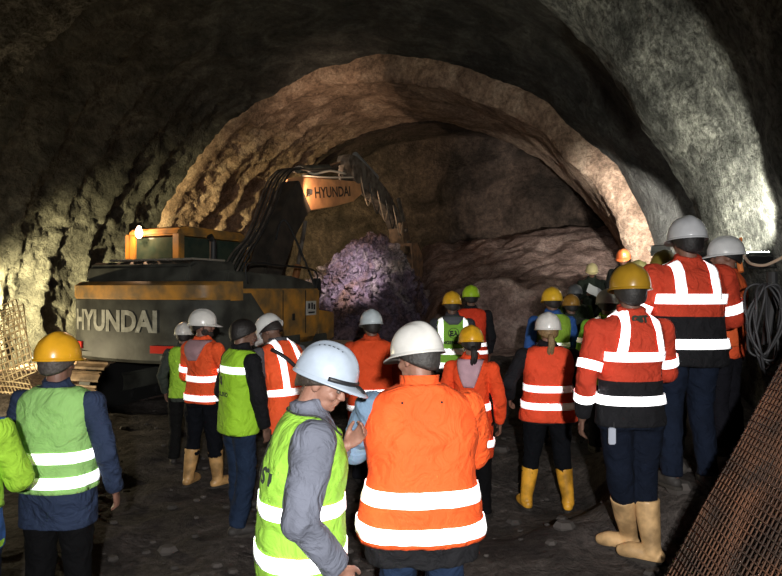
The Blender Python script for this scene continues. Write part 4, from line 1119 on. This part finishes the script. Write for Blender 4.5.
o = g.obj('paper_sheet', mat('paper', (.85,.86,.88), .8), None); o.location = c+Vector((.02,-.05,0)); o.rotation_euler = (R(-35),R(30),R(0))
md = o.modifiers.new('t', 'SOLIDIFY'); md.thickness = .003
tag(o, 'white sheet of paper held by the far cream helmet', 'paper')
'''c = in_body('E', (-.02,.44,1.36)); g = G(); g.box((0,0,0), (.072,.010,.145)); o = g.obj('mobile_phone', mat('phone_black', (.012,.012,.015), .3), None, bevel=.004)
o.location = c; o.rotation_euler = (R(55),0,R(-66)); tag(o, 'black mobile phone in the raised hand of the near lime vest', 'phone')
g = G(); g.box((0,.0056,0), (.064,.001,.13)); '''

# ------------------------------------------------------------------ lights
def point(name, loc, power, color=(1,1,1), size=.05, spot=None, aim=None, blend=.4):
    l = bpy.data.lights.new(name, 'SPOT' if spot else 'POINT'); l.energy = power; l.color = color; l.shadow_soft_size = size
    if spot: l.spot_size = R(spot); l.spot_blend = blend
    o = bpy.data.objects.new(name, l); COL.objects.link(o); o.location = loc
    if aim is not None: o.rotation_euler = (Vector(aim)-Vector(loc)).to_track_quat('-Z', 'Y').to_euler()
    return o
point('camera_flash', (.15,-.9,2.35), 1250, (1,.98,.95), .05, spot=80, aim=(0,6,.9), blend=.9)
# floodlight on the right wall, raking forward and up the sprayed concrete
fr = W(757, 256, 5.45)
floodlight(fr, W(672,70,8.4), 'bright floodlight fixed to the right wall at head height', (1,1,.93), 60, .6)
point('wall_flood', fr+Vector((-.02,.10,.06)), 480, (1,1,.82), .04, spot=112, aim=fr+Vector((.3,2.0,2.0)), blend=.4)
f2 = W(660, 250, 9.4)
floodlight(f2, W(636,200,15.4), 'small floodlight past the tallest person, by the foot of the arch', (1,.98,.9), 60, .8)
point('far_flood', f2+Vector((-.05,.1,.05)), 2500, (1,.96,.86), .06, spot=60, aim=W(624,212,15.6), blend=.7)
point('far_flood_glow', f2+Vector((-.3,.25,.1)), 14, (1,.96,.84), .06)
# floodlight low on the left, raking the arches
fl = Vector((-8.35, 11.9, 1.0))
floodlight(fl, (-7.9, 15, 2.4), 'floodlight low beside the left wall', (1,.93,.72), 40)
point('left_flood', fl+Vector((.05,.15,.1)), 7500, (1,.84,.40), .08, spot=116, aim=(-8.5,14,1.5), blend=.9)
point('left_flood_near', (-6.9,8.7,.8), 330, (1,.84,.52), .06)
# excavator lamps
ew = lambda p: EM @ Vector(p)
point('cab_lamp', EM @ (lx+Vector((0,-.16,.0))), 36, (1,.60,.34), .04)
point('boom_lamp', ew((.66,1.80,4.12)), 42, (1,.64,.40), .04, spot=130, aim=ew((.3,2.3,4.15)), blend=.6)
point('front_work_lamp', (-1.0,13.4,2.9), 420, (1,.88,.86), .05, spot=58, aim=W(355,290,16.4), blend=.7)
point('roof_work_lamp', ew((-.6,1.0,3.3)), 720, (1,.72,.50), .08, spot=85, aim=W(430,95,17.5), blend=.9)
point('slope_lamp', ew((.2,2.6,3.2)), 110, (1,.72,.48), .08, spot=55, aim=W(335,240,19), blend=.8)
